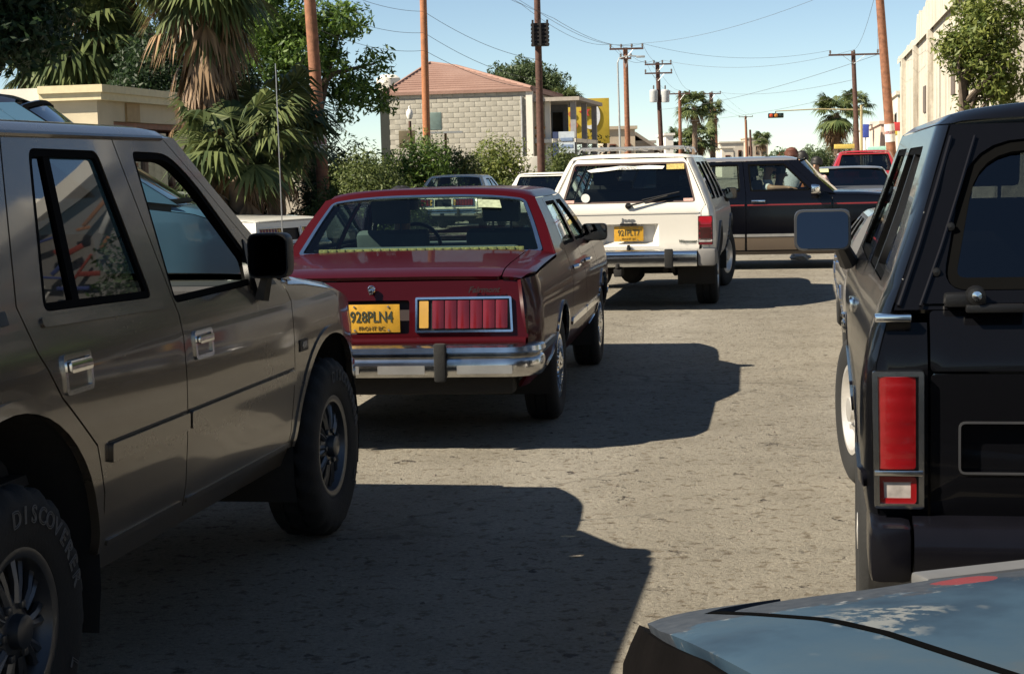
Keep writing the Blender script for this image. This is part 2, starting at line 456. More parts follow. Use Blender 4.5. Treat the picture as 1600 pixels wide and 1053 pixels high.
# ------------------------------------------------------------------ vehicles: shared builders
REAR_EX, REAR_EY = (0, -1, 0), (0, 0, 1)
WHEEL_CACHE = {}
def wheel(root, x, sg, y, r, w, rr, style, rimmat=M_STEEL, steer=0, lettering=None):
    """wheel at axle position; sg = side (+1 left); outer face at sg*y"""
    wh = empty('wheel', (x, sg * (y - w / 2), r), (0 if sg > 0 else PI) + steer, root)
    key = (r, w, rr, style, rimmat.name)
    if key in WHEEL_CACHE:
        for n, me in WHEEL_CACHE[key]: link(n, me, None, wh)
    else:
        h = w / 2; parts = []
        knob = style in ('spoke', 'white_spoke')
        N = 96
        t = MB()
        prof = [(rr - .012, h * .72), (rr + .006, h * .86), (rr + .03, h * .93), (rr + (r - rr) * .45, h * 1.0), (rr + (r - rr) * .72, h * .98), (r - .022, h * .90), (r - .004, h * .74),
                (r, h * .5), (r, h * .36), (r - .009, h * .33), (r - .009, h * .27), (r, h * .24), (r + .001, 0), (r, -h * .24), (r - .009, -h * .27), (r - .009, -h * .33), (r, -h * .36), (r, -h * .5), (r - .004, -h * .74), (r - .022, -h * .9), (rr + (r - rr) * .5, -h), (rr, -h * .86)]
        def jit(i, j):
            if 5 <= i <= 18 and knob: return -.011 if (j // 2 + (i // 4)) % 2 else 0
            if 6 <= i <= 17: return -.005 if (j // 1 + i) % 3 == 0 else 0
            return 0
        t.lathe(prof, N, jit=jit)
        parts.append(('tyre', t.build('tyre', M_RUBBER, wh)))
        m = MB(); n = 40
        if style in ('spoke', 'white_spoke'):
            m.lathe([(rr - .004, h * .74), (rr + .004, h * .84), (rr - .006, h * .86), (rr - .022, h * .80), (rr - .03, h * .55), (rr - .05, h * .2), (rr - .05, -h * .6)], n)
            ns = 10
            for k in range(ns):
                a = 2 * PI * k / ns
                for da in (-.11, .11):
                    p0 = Vector((math.cos(a + da * .5) * .07, h * .62, math.sin(a + da * .5) * .07)); p1 = Vector((math.cos(a + da) * (rr - .03), h * .48, math.sin(a + da) * (rr - .03)))
                    m.tube([p0, (p0 + p1) / 2 + Vector((0, .006, 0)), p1], [.014, .011, .014], 6)
            m.lathe([(.095, h * .35), (.092, h * .58), (.07, h * .68), (.045, h * .70), (.042, h * .95), (.03, h * 1.0), (.0, h * 1.0)], 24)
            for k in range(6):
                a = 2 * PI * k / 6; m.box((math.cos(a) * .07, h * .70, math.sin(a) * .07), (.02, .02, .02), bev=.004)
            # dark web behind the spokes
        elif style == 'cap':
            m.lathe([(rr + .006, h * .80), (rr + .012, h * .88), (rr - .004, h * .92), (rr - .03, h * .84), (rr - .05, h * .86), (rr * .62, h * .96), (rr * .5, h * .90), (rr * .3, h * .98), (.03, h * 1.08), (0, h * 1.08)], n)
            for k in range(28):
                a = 2 * PI * k / 28; c = Vector((math.cos(a) * rr * .72, h * .93, math.sin(a) * rr * .72))
                m.box(c, (rr * .26, .008, .008), Matrix.Rotation(-a, 3, 'Y'))
        else:                                             # plain styled disc with trim ring
            m.lathe([(rr + .004, h * .80), (rr + .012, h * .90), (rr - .01, h * .92), (rr - .04, h * .70), (rr * .7, h * .58), (rr * .52, h * .74), (rr * .3, h * .70), (.06, h * .72), (.055, h * .98), (.0, h * 1.0)], n)
            for k in range(5):
                a = 2 * PI * k / 5; m.box((math.cos(a) * .085, h * .78, math.sin(a) * .085), (.024, .02, .024), bev=.004)
        parts.append(('rim', m.build('rim', rimmat, wh)))
        d = MB(); d.lathe([(rr - .01, -h * .1), (rr - .01, h * .05), (.0, h * .05)], 24); parts.append(('brake_drum', d.build('brake_drum', M_UNDER, wh)))
        WHEEL_CACHE[key] = [(n_, o.data) for n_, o in parts]
    if lettering:
        R0 = rr + (r - rr) * .52; step = .098
        word = lettering
        me_all = MB()
        for i, ch in enumerate(word):
            if ch == ' ': continue
            a = PI / 2 - .62 - (i - 4.5) * step * .36 / R0 * 1.3
            # outer face is local +y; seen from outside x runs to the left
            o = Vector((-math.cos(a) * R0, w / 2 + .003, math.sin(a) * R0))
            ey = Vector((-math.cos(a), 0, math.sin(a))); ex = ey.cross(Vector((0, 1, 0)))
            ob = text_obj(ch, .062, M_WHITE, wh, frame3(o, ex, ey), outline=.0014)
            me = ob.data; me_all.add([v.co.copy() for v in me.vertices], [tuple(p.vertices) for p in me.polygons])
            bpy.data.objects.remove(ob)
        tag(me_all.build('tyre_lettering', simple('tyre_letter_white', (.11, .105, .10), .85), wh, fix=False), kind='stuff')
    return wh

def seat(root, x, y, z, w, mat, back=.62, head=True, name='seat', rake=.22):
    m = MB()
    m.box((x, y, z), (.5, w, .15), bev=.05)
    rot = Matrix.Rotation(-rake, 3, 'Y')
    m.box((x - .27 - back * .5 * math.sin(rake), y, z + .05 + back * .5), (.13, w * .96, back), rot, bev=.05)
    o = m.build(name, mat, root)
    if head:
        h = MB(); hz = z + .05 + back + .13
        for yy in ([y] if w < .8 else [y - w * .28, y + w * .28]):
            h.box((x - .27 - back * math.sin(rake) - .03, yy, hz), (.09, .25, .17), rot, bev=.035)
            for s in (-1, 1): h.tube([(x - .27 - back * math.sin(rake), yy + s * .06, hz - .16), (x - .27 - back * math.sin(rake) - .02, yy + s * .06, hz - .05)], .006, 6)
        h.build('headrest', mat, o)
    return o
def steering(root, x, y, z, r=.19):
    m = MB(); tl = R(25); pts = []
    for k in range(28):
        a = 2 * PI * k / 28
        pts.append((x - math.sin(tl) * r * math.sin(a) * -1, y + r * math.cos(a), z + r * math.sin(a) * math.cos(tl)))
    m.tube(pts, .014, 8, closed=True)
    m.tube([(x, y, z), (x + .3, y, z - .12)], .025, 8)
    m.box((x, y, z), (.04, .3, .07), bev=.015)
    return m.build('steering_wheel', M_BLACK, root)
def plate(root, c, fn_off, txt, sub, w=.30, h=.15, tilt=0):
    """licence plate facing the rear"""
    m = MB(); m.box(c, (.004, w, h), bev=.0015); p = m.build('license_plate', M_PLATE, root)
    o = Vector(c) - Vector((.004, 0, 0))
    text_obj(txt, h * .56, M_INK, p, frame3(o + Vector((0, 0, h * .04)), REAR_EX, REAR_EY), 'plate_number', xs=.74, bold=.0006)
    if sub: text_obj(sub, h * .20, simple('plate_sub_ink', (.10, .06, .01), .6), p, frame3(o + Vector((0, 0, -h * .36)), REAR_EX, REAR_EY), 'plate_state', xs=1.0)
    b = MB()
    for sy in (-1, 1):
        for sz in (-1, 1): b.lathe([(.006, c[0] - .005), (.005, c[0] - .007), (0, c[0] - .007)], 8, 'x', (0, c[1] + sy * w * .3, c[2] + sz * h * .42))
    b.build('bolt', M_STEEL, p)
    return p
def window(root, outline, fn, gl, out, seal=M_SEAL, sw=.022, inset=.012, res=.09, name='window', sealname='window_seal'):
    """pane set back in its opening, with a rubber seal as a sub-part; fn(off) gives the surface pushed out by off"""
    w = panel(name, offs(outline, .012), fn(-inset - .004), gl, root, res=res, depth=.004, out=out)
    if sw: panel(sealname, offs(outline, -.0015), fn(-.004), seal, w, holes=[offs(outline, -sw)], res=.07, depth=.012, out=out)
    return w
def door_mirror(root, c, size, sg, housing=M_BLACK, arm=True, mount=None, tilt=0.0):
    """housing with glass on the rearward face; c = centre"""
    x, y, z = c; dx, dy, dz = size
    m = MB()
    prof = rnd([(-dy / 2, -dz / 2), (dy / 2, -dz / 2), (dy / 2, dz / 2), (-dy / 2, dz / 2)], .035, 4)
    rows = []
    for k, (ox, sc) in enumerate(((0, .97), (.012, 1.0), (dx * .5, .98), (dx * .85, .8), (dx, .5))):
        rows.append([Vector((x - dx / 2 + ox, y + a * sc, z + b * sc)) for a, b in prof])
    n = len(prof); vs = [p for r_ in rows for p in r_]; fs = []
    for i in range(len(rows) - 1):
        for j in range(n): fs.append((i * n + j, i * n + (j + 1) % n, (i + 1) * n + (j + 1) % n, (i + 1) * n + j))
    fs.append(tuple((len(rows) - 1) * n + j for j in range(n)))
    m.add(vs, fs, True)
    m.add([p + Vector((.012, 0, 0)) if 0 else p for p in rows[0]], [tuple(range(n))])
    if arm and mount: m.tube([(x + dx * .3, y - sg * dy * .3, z - dz * .35), mount], [.03, .04], 8)
    h = m.build('door_mirror', housing, root)
    panel('mirror_glass', [(a * .9, b * .88) for a, b in prof], lambda u, v: (x - dx / 2 - .003 - abs(tilt) * dz * .45 + tilt * v + .15 * (u * u + v * v) * .3, y + u, z + v), M_MIRROR, h, res=.05, depth=.001, out=(-1, 0, 0))
    return h

def wagon(name, label, loc, yaw, s, cat='suv'):
    """boxy body from a table of side lines; returns an object with the surfaces for adding detail"""
    root = empty(name, (loc[0], loc[1], 0), PI / 2 - R(yaw)); tag(root, label, cat)
    Wz = curve([p[0] for p in s['W']], [p[1] for p in s['W']])
    xr = lerpf([(z, x) for x, z in s.get('xrpoly', s['rear'])]); xf = lerpf([(z, x) for x, z in s['front']])
    rc, rin = s.get('rc', .16), s.get('rin', .05); fc, fin = s.get('fc', .5), s.get('fin', .10)
    def side(x, z):
        y = Wz(z); d = max(0, x - xr(z))
        if d < rc: y -= rin * (1 - d / rc) ** 2.2
        d = max(0, xf(z) - x)
        if d < fc: y -= fin * (1 - d / fc) ** 2.2
        return y
    SF = lambda sg: (lambda off: (lambda u, v: (u, sg * (side(u, v) + off), v)))
    zr, zk, zt = s['rocker'], s['rail'], s['top']
    arches = s['arches']; paintm = s['paint']
    def bottom(xa, xb):
        pts = [(xa, zr)]
        for xc, zc, Rr in arches:
            h = math.sqrt(Rr * Rr - (zr - zc) ** 2); a = math.degrees(math.asin((zr - zc) / Rr))
            if xc - h > xa - .02 and xc + h < xb + .02: pts += arc(xc, zc, Rr, 180 - a, a, 24)
        return pts + [(xb, zr)]
    rear, front, q, b, a, dt, al, ft = (s.get(k) for k in ('rear', 'front', 'qdiv', 'bdiv', 'adiv', 'dtop', 'aline', 'ftop'))
    secs = {'quarter': bottom(rear[0][0], q[0][0]) + q[1:] + [(xr(zk), zk)] + rear[::-1][1:] if not s.get('deck') else bottom(rear[0][0], q[0][0]) + q[1:] + rear[::-1]}
    if b:
        secs['rear_door'] = bottom(q[0][0], b[0][0]) + b[1:] + q[::-1][:-1]
        secs['front_door'] = bottom(b[0][0], a[0][0]) + a[1:] + dt + b[::-1][:-1]
    else:
        secs['front_door'] = bottom(q[0][0], a[0][0]) + a[1:] + dt + q[::-1][:-1]
    secs['front_fender'] = bottom(a[0][0], front[0][0]) + front + ft[::-1] + a[::-1][:-1]
    secs['pillar'] = dt + al[::-1]
    names = {'quarter': 'rear_quarter_panel', 'rear_door': 'rear_door', 'front_door': 'front_door', 'front_fender': 'front_fender', 'pillar': 'windscreen_pillar'}
    doors = {}
    def clean(p):
        o = []
        for v in p:
            if not o or (Vector(v) - Vector(o[-1])).length > .004: o.append(tuple(v))
        if (Vector(o[0]) - Vector(o[-1])).length < .004: o.pop()
        return o
    sides = s.get('sides', (-1, 1))
    for sg in sides:
        out = (0, sg, .15)
        for k, o in secs.items():
            o = clean(o)
            wins = s['wins'].get(k, [])
            d = panel(names[k], offs(o, -.0035) if k != 'pillar' else o, SF(sg)(0), paintm, root, holes=[w for w, g in wins], res=s.get('res', .07), out=out)
            doors[(k, sg)] = d
            for w, g in wins:
                if g is None:                              # glass wound down: only its seal and top edge remain
                    sl = panel('window_seal', offs(w, -.0015), SF(sg)(-.004), M_SEAL, d, holes=[offs(w, -.022)], res=.07, depth=.03, out=out)
                else: window(d, w, SF(sg), g, out)
        # inner skin hides the hollow body
        zb = s['belt']
        o = [(xr(zr) + .12, zr + .03)]
        for xc, zc, Rr in arches:
            h = math.sqrt((Rr + .02) ** 2 - (zr + .03 - zc) ** 2); an = math.degrees(math.asin((zr + .03 - zc) / (Rr + .02)))
            o += arc(xc, zc, Rr + .02, 180 - an, an, 10)
        o += [(xf(zr) - .15, zr + .03), (xf(ft[-1][1]) - .2, ft[-1][1] - .03), (al[0][0], zb - .02), (xr(zb) + .12, zb - .02)]
        panel('door_card', clean(o), SF(sg)(-.055), s.get('trimmat', M_INT), root, res=.3, depth=.004, out=out)
        for xc, zc, Rr in arches:
            m = MB(); A = [R(180 + 20 - i * 220 / 16) for i in range(17)]; wv = []; wf = []
            for t in A:
                for yy in (side(xc, .8) - .03, side(xc, .8) - .42): wv.append((xc + (Rr + .012) * math.cos(t), sg * yy, zc + (Rr + .012) * math.sin(t)))
            for i in range(16): wf.append((2 * i, 2 * i + 1, 2 * i + 3, 2 * i + 2))
            k0 = len(wv)
            wv += [(xc + (Rr + .012) * math.cos(t), sg * (side(xc, .8) - .42), zc + (Rr + .012) * math.sin(t)) for t in A]; wf.append(tuple(range(k0, k0 + 17)))
            m.add(wv, wf); m.build('wheel_well', M_UNDER, root)
        if s.get('flare'):
            fo, fwid = s['flare']
            for xc, zc, Rr in arches:
                an = math.degrees(math.asin((zr - zc) / Rr))
                ring = arc(xc, zc, Rr - .004, 180 - an, an, 24) + arc(xc, zc, Rr + fwid, an, 180 - an, 24)
                panel('wheel_arch_flare', ring, SF(sg)(fo), s.get('flaremat', paintm), root, res=.05, depth=fo + .02, out=out)
        # sill
        w0 = arches[0][0] + arches[0][2] + .02; w1 = arches[1][0] - arches[1][2] - .02
        panel('sill', [(w0, zr - s.get('sill', .08)), (w1, zr - s.get('sill', .08)), (w1, zr - .004), (w0, zr - .004)], SF(sg)(-.012), s.get('sillmat', paintm), root, res=.12, out=out)
    # roof
    x0, x1 = s.get('roofx0', xr(zk)), al[-1][0]; rows = []
    N = 18
    crown = s.get('crown', 2.7)
    ends = s.get('roofends', (.10, .16))
    for i in range(N + 1):
        t = i / N; x = x0 + (x1 - x0) * (.5 - .5 * math.cos(PI * t)) if 1 else 0
        e = 1 - .75 * max(0, 1 - (x - x0) / ends[0]) ** 2.2 - .6 * max(0, 1 - (x1 - x) / ends[1]) ** 2.2
        rows.append(top_section(x, side(x, zk), zk, zk + (zt - zk) * max(.12, e), crown))
    roof = loft('roof', rows, s.get('roofmat', paintm), root)
    # windscreen
    av = [Vector((p[0], p[1])) for p in al]; cum = [0]
    for i in range(1, len(av)): cum.append(cum[-1] + (av[i] - av[i - 1]).length)
    ax = lerpf([(c / cum[-1], p.x) for c, p in zip(cum, av)]); az = lerpf([(c / cum[-1], p.y) for c, p in zip(cum, av)])
    bul = s.get('bulge', .10)
    WS = lambda off: (lambda u, v: (ax(v) + bul * (1 - u * u) + off * .6, u * (side(ax(v), az(v)) - .015), az(v) + (zt - zk) * .8 * max(0, v - .6) / .4 * (1 - u * u) + off * .7))
    window(root, rnd([(-.97, .03), (.97, .03), (.97, .97), (-.97, .97)], .05), WS, s.get('wsglass', GLASS), (1, 0, .6), sw=.03, res=.12, name='windscreen', sealname='windscreen_seal')
    # bonnet
    rows = []; hood = root
    fz = lerpf(ft)
    xs = np.linspace(al[0][0] - .05, xf(ft[-1][1]) - .01, 12)
    for x in xs:
        e = 1 - .9 * max(0, 1 - (xs[-1] - x) / .22) ** 2.4
        rows.append(top_section(x, side(x, fz(x)) - .006, fz(x) + .002, fz(x) + .002 + s.get('hoodcrown', .05) * e, 3.0))
    if not s.get('nohood'): hood = loft('bonnet', rows, paintm, root)
    # nose
    FF = lambda off: (lambda u, v: (xf(v) - .12 * (u / .85) ** 4 + off, u, v))
    z0, z1 = zr + .12, ft[-1][1]
    yb = lambda z: side(xf(z), z) - .01
    nose = panel('nose_panel', [(-yb(z0), z0), (yb(z0), z0), (yb(z1), z1), (-yb(z1), z1)], FF(0), paintm, root, res=.15, out=(1, 0, 0))
    gz0, gz1 = z0 + (z1 - z0) * .42, z0 + (z1 - z0) * .92
    panel('grille', rnd([(-.45, gz0), (.45, gz0), (.45, gz1), (-.45, gz1)], .02), FF(.012), M_BLACK, nose, res=.15, out=(1, 0, 0))
    for sg in (-1, 1):
        hl = panel('headlight', rnd([(sg * .50, gz0), (sg * .74, gz0), (sg * .74, gz1), (sg * .50, gz1)], .02), FF(.016), M_CLEAR, nose, res=.1, out=(1, 0, 0))
    fb = MB(); bw = yb(z0) + .02
    fb.box((xf(z0) + .06, 0, z0 + .02), (.16, bw * 2, .15), bev=.04)
    fb.build('front_bumper', s.get('bumpmat', M_CHROME), root)
    # floor, seats, dash
    u = MB(); L1 = xf(zr)
    u.box(((arches[0][0] + arches[1][0]) / 2, 0, zr + .04), (arches[1][0] - arches[0][0] - 2 * arches[0][2], 2 * side(1.5, zr) - .16, .10))
    u.box((L1 / 2 + .1, 0, zr + .10), (L1 - .6, .9, .22))
    u.tube([(arches[0][0], -.6, arches[0][1] - .02), (arches[0][0], .6, arches[0][1] - .02)], .045, 8)
    u.lathe([(0, -.16), (.09, -.13), (.14, 0), (.09, .13), (0, .16)], 14, 'x', (arches[0][0], .05, arches[0][1] - .03))
    u.tube([(arches[1][0], -.6, arches[1][1] - .02), (arches[1][0], .6, arches[1][1] - .02)], .045, 8)
    for sg in (-1, 1):
        pts = [(arches[0][0] + t * .62, sg * .42, arches[0][1] - .07 + abs(t) ** 2 * .12) for t in np.linspace(-1, 1, 9)]
        u.tube(pts, .022, 6)
    u.tube([(arches[0][0] - .55, -.35, zr - .06), (arches[0][0] + .6, -.3, zr - .02), (L1 - 1.2, -.3, zr)], .03, 8)
    u.build('underbody', M_UNDER, root)
    im = s.get('trimmat', M_INT)
    fx, rx = s.get('seatx', (a[0][0] - .70, a[0][0] - 1.6)); zs = s.get('seatz', zr + .28)
    fl = MB(); fl.box(((xr(zb) + L1 - 1) / 2, 0, zr + .22), (L1 - 1.1 - xr(zb), 1.3, .03)); fl.build('cabin_floor', im, root)
    for sg in (-1, 1): seat(root, fx, sg * .37, zs, .5, im)
    if rx: seat(root, rx, 0, zs + .02, 1.2, im, back=.52, head=s.get('rhead', False), name='rear_seat')
    d = MB(); d.box((al[0][0] - .22, 0, s['belt'] - .10), (.45, 2 * side(al[0][0], s['belt'] - .1) - .16, .22), bev=.05); d.build('dashboard', im, root)
    steering(root, al[0][0] - .55, .37, s['belt'] - .02)
    # wheels
    wr, ww, wrim, wst, wm = s['wheel']
    for i, (xc, zc, Rr) in enumerate(arches):
        for sg in (-1, 1):
            wheel(root, xc, sg, side(xc, .6) - s.get('tuck', .0), wr, ww, wrim, wst, wm, steer=R(s.get('steer', 0)) if i else 0, lettering=s.get('lettering') if (sg == -1) else None)
    class O: pass
    o = O(); o.root, o.side, o.SF, o.xr, o.xf, o.doors, o.roof, o.bonnet, o.Wz = root, side, SF, xr, xf, doors, roof, hood, Wz
    def RF(off=0, flat=0): return lambda u, v: (xr(v) - off, u, v)
    o.RF = RF
    o.yb = lambda z: side(xr(z), z)
    return o

# ------------------------------------------------------------------ people
def person(name, label, joints, shirt, pants, skin, hair, cat='person', parent_loc=(0, 0, 0), rz=0, hairlong=False, shoes=None):
    """one continuous body grown along a skeleton; joints is a dict of points"""
    J = {k: Vector(v) for k, v in joints.items()}
    order = ['pelvis', 'waist', 'chest', 'collar', 'neck', 'jaw', 'head', 'crown',
             'shl', 'ell', 'wrl', 'hal', 'shr', 'elr', 'wrr', 'har', 'hil', 'knl', 'anl', 'tol', 'hir', 'knr', 'anr', 'tor']
    rad = dict(pelvis=.15, waist=.135, chest=.155, collar=.10, neck=.055, jaw=.075, head=.098, crown=.07, sh=.062, el=.043, wr=.03, ha=.035, hi=.088, kn=.058, an=.042, to=.04)
    ed = [('pelvis', 'waist'), ('waist', 'chest'), ('chest', 'collar'), ('collar', 'neck'), ('neck', 'jaw'), ('jaw', 'head'), ('head', 'crown')]
    for s in 'lr':
        ed += [('chest', 'sh' + s), ('sh' + s, 'el' + s), ('el' + s, 'wr' + s), ('wr' + s, 'ha' + s), ('pelvis', 'hi' + s), ('hi' + s, 'kn' + s), ('kn' + s, 'an' + s), ('an' + s, 'to' + s)]
    names = [n for n in order if n in J]; ix = {n: i for i, n in enumerate(names)}
    vs = [J[n] for n in names]; es = [(ix[a], ix[b]) for a, b in ed if a in ix and b in ix]
    rs = [rad.get(n, rad.get(n[:2])) for n in names]
    tags_ = list(names)
    # fingers and nose
    for s in 'lr':
        if 'ha' + s in J:
            d = (J['ha' + s] - J['wr' + s]).normalized(); sd = d.cross(Vector((0, 0, 1)))
            if sd.length < .1: sd = d.cross(Vector((1, 0, 0)))
            sd.normalize(); dn = sd.cross(d)
            for k, (o, l) in enumerate(((-.027, .062), (-.009, .075), (.009, .07), (.027, .052))):
                a = J['ha' + s] + sd * o + d * .02; m1 = a + d * l * .55 - dn * .008; m2 = a + d * l - dn * .025
                i0 = len(vs); vs += [a, m1, m2]; rs += [.010, .009, .007]; tags_ += ['skin'] * 3
                es += [(ix['ha' + s], i0), (i0, i0 + 1), (i0 + 1, i0 + 2)]
            a = J['ha' + s] - d * .02 + sd * .035; m1 = a + d * .03 + sd * .02; i0 = len(vs)
            vs += [a, m1]; rs += [.012, .009]; tags_ += ['skin'] * 2; es += [(ix['ha' + s], i0), (i0, i0 + 1)]
    fwd = Vector(joints.get('face', (1, 0, 0))).normalized()
    i0 = len(vs); vs += [J['head'] + fwd * .085 - Vector((0, 0, .02)), J['head'] + fwd * .118 - Vector((0, 0, .035))]; rs += [.024, .016]; tags_ += ['skin'] * 2
    es += [(ix['head'], i0), (i0, i0 + 1)]
    me = bpy.data.meshes.new('b'); me.from_pydata([tuple(v) for v in vs], es, []); me.update()
    ob = bpy.data.objects.new('b', me); C.objects.link(ob)
    md = ob.modifiers.new('s', 'SKIN'); md.use_smooth_shade = True; md.branch_smoothing = .6
    sd = ob.modifiers.new('d', 'SUBSURF'); sd.levels = 1; sd.render_levels = 1
    lay = me.skin_vertices[0].data if me.skin_vertices else None
    if lay is None:
        bm = bmesh.new(); bm.from_mesh(me); bm.verts.layers.skin.verify(); bm.to_mesh(me); bm.free(); lay = me.skin_vertices[0].data
    for i, r_ in enumerate(rs): lay[i].radius = (r_, r_)
    lay[ix['pelvis']].use_root = True
    dg = bpy.context.evaluated_depsgraph_get(); out = bpy.data.meshes.new_from_object(ob.evaluated_get(dg))
    bpy.data.objects.remove(ob)
    out.materials.clear()
    for m in (shirt, pants, skin, shoes or M_BLACK): out.materials.append(m)
    P = np.array([tuple(v) for v in vs])
    for p in out.polygons:
        k = int(np.argmin(np.linalg.norm(P - np.array(p.center), axis=1))); n = tags_[k]
        if n in ('neck', 'jaw', 'head', 'crown', 'skin') or n[:2] in ('wr', 'ha') or n[:2] == 'el': mi = 2
        elif n[:2] in ('hi', 'kn') or n == 'pelvis': mi = 1
        elif n[:2] == 'an': mi = 1
        elif n[:2] == 'to': mi = 3
        else: mi = 0
        p.material_index = mi; p.use_smooth = True
    out.name = name
    o = link(name, out); o.location = parent_loc; o.rotation_euler = (0, 0, rz)
    tag(o, label, cat)
    # hair cap, ears, eyes
    hm = MB(); hc = J['head'] + Vector((0, 0, .035)) - fwd * .012; sdv = Vector((0, 0, 1)).cross(fwd).normalized()
    vs2 = []; fs2 = []; nu, nv = 14, 8
    for i in range(nv + 1):
        th = PI * (.0 + (.60 if not hairlong else .78) * i / nv)
        for j in range(nu):
            ph = 2 * PI * j / nu
            d = fwd * math.cos(ph) * math.sin(th) + sdv * math.sin(ph) * math.sin(th) + Vector((0, 0, math.cos(th)))
            cut = 1.0
            if math.cos(ph) > .35 and th > 1.15: cut = .82
            rr = (.118 + random.uniform(-.005, .007)) * cut
            vs2.append(hc + Vector((d.x * rr, d.y * rr, d.z * rr * 1.05)))
    for i in range(nv):
        for j in range(nu): fs2.append((i * nu + j, i * nu + (j + 1) % nu, (i + 1) * nu + (j + 1) % nu, (i + 1) * nu + j))
    hm.add(vs2, fs2, True); hm.build('hair', hair, o)
    em = MB()
    for s in (-1, 1):
        c = J['head'] + fwd * .092 + sdv * s * .034 + Vector((0, 0, .005))
        em.lathe([(0, -.010), (.008, -.007), (.011, 0), (.008, .007), (0, .010)], 8, 'z', tuple(c))
    em.build('eyes', M_INK, o)
    return o
def seated(x, y, z, face=(1, 0, 0), lean=.18, hands=None, side=1):
    """joints for someone sitting in a car, facing +x; z = top of cushion"""
    j = dict(pelvis=(x - .05, y, z + .12), waist=(x - .09, y, z + .26), chest=(x - .13, y, z + .42), collar=(x - .14, y, z + .56), neck=(x - .14, y, z + .62), jaw=(x - .12, y, z + .69), head=(x - .12, y, z + .76), crown=(x - .13, y, z + .83), face=face)
    for s, sg in (('l', 1), ('r', -1)):
        j['sh' + s] = (x - .13, y + sg * .19, z + .50); j['el' + s] = (x + .08, y + sg * .24, z + .27)
        hx = (x + .36, y + sg * .14, z + .36); hx = (hands or {}).get(s, hx)
        j['wr' + s] = Vector(hx) - (Vector(hx) - Vector(j['el' + s])).normalized() * .07; j['ha' + s] = hx
        j['hi' + s] = (x + .02, y + sg * .10, z + .11); j['kn' + s] = (x + .42, y + sg * .13, z + .16); j['an' + s] = (x + .58, y + sg * .12, z - .20); j['to' + s] = (x + .74, y + sg * .12, z - .22)
    if hands:
        for s, e in (('l', 'ell'), ('r', 'elr')):
            if e in hands: j[e] = hands[e]; h = Vector(j['ha' + s]); j['wr' + s] = h - (h - Vector(j[e])).normalized() * .07
    return j
def to_world(j, root):
    """move car-local joints into the world so the person is a thing of its own"""
    M = Matrix.Translation(root.location) @ Matrix.Rotation(root.rotation_euler.z, 4, 'Z')
    o = {}
    for k, v in j.items():
        o[k] = (M.to_3x3() @ Vector(v)) if k == 'face' else (M @ Vector(v))
    return o
SKIN = simple('skin', (.30, .165, .10), .55, var=.1)
HAIR = simple('black_hair', (.012, .010, .009), .5, bmp=.5, bscale=120)
# ------------------------------------------------------------------ taupe SUV on the left
P_TAUPE = paint('taupe_paint', (.066, .052, .038), .24, metal=.35, dirt=(.20, .165, .12), dirt_amt=.25)
ISU = dict(
    W=[(.30, .74), (.36, .775), (.44, .812), (.60, .836), (.75, .846), (.92, .846), (1.03, .836), (1.10, .815), (1.20, .785), (1.35, .74), (1.50, .695), (1.62, .66), (1.7, .64)],
    rear=[(.0, .50), (.0, .80), (.03, 1.06), (.10, 1.25), (.22, 1.62)], front=[(4.26, .44), (4.31, .60), (4.31, .80), (4.27, .90)],
    rocker=.44, rail=1.605, top=1.665, belt=1.07, arches=[(.95, .40), (3.69, .38)], paint=P_TAUPE,
    qdiv=[(1.478, .44), (1.48, .61), (1.43, .75), (1.33, .83), (1.23, .91), (1.13, 1.04), (1.10, 1.16), (1.32, 1.605)],
    bdiv=[(2.10, .44), (2.10, 1.05), (2.03, 1.605)],
    adiv=[(3.17, .44), (3.20, .70), (3.20, 1.0), (3.16, 1.065)],
    dtop=[(3.10, 1.10), (2.93, 1.245), (2.66, 1.45), (2.44, 1.605)],
    aline=[(3.27, 1.075), (3.00, 1.26), (2.74, 1.45), (2.54, 1.605)],
    ftop=[(3.16, 1.065), (3.4, 1.05), (3.8, 1.00), (4.27, .90)],
    wins={'quarter': [(rnd([(.28, 1.16), (.98, 1.15), (1.15, 1.55), (.42, 1.55)], .05), GLASS_DARK)],
          'rear_door': [(rnd([(1.235, 1.135), (1.945, 1.115), (1.895, 1.56), (1.455, 1.565)], .035), GLASS_DARK)],
          'front_door': [(rnd([(2.10, 1.085), (2.86, 1.09), (2.885, 1.19), (2.60, 1.46), (2.44, 1.555), (2.15, 1.56)], [.03, .03, .03, .08, .08, .03]), None)]},
    flare=(.006, .03), wheel=(.365, .215, .205, 'spoke', simple('grey_alloy', (.085, .09, .10), .35, metal=.8)), lettering='DISCOVERER    LT', sill=.07, tuck=-.02, belt_z=1.07)
ISU['arches'] = [(.95, .40, .51), (3.69, .38, .455)]
ISU['seatz'] = .64; ISU['seatx'] = (2.35, 1.45)
isu = wagon('sport_utility_vehicle', 'taupe four-door sport utility vehicle at the left edge with chrome door handles', (-2.232, 3.241), 10.37, ISU)
r0 = isu.root
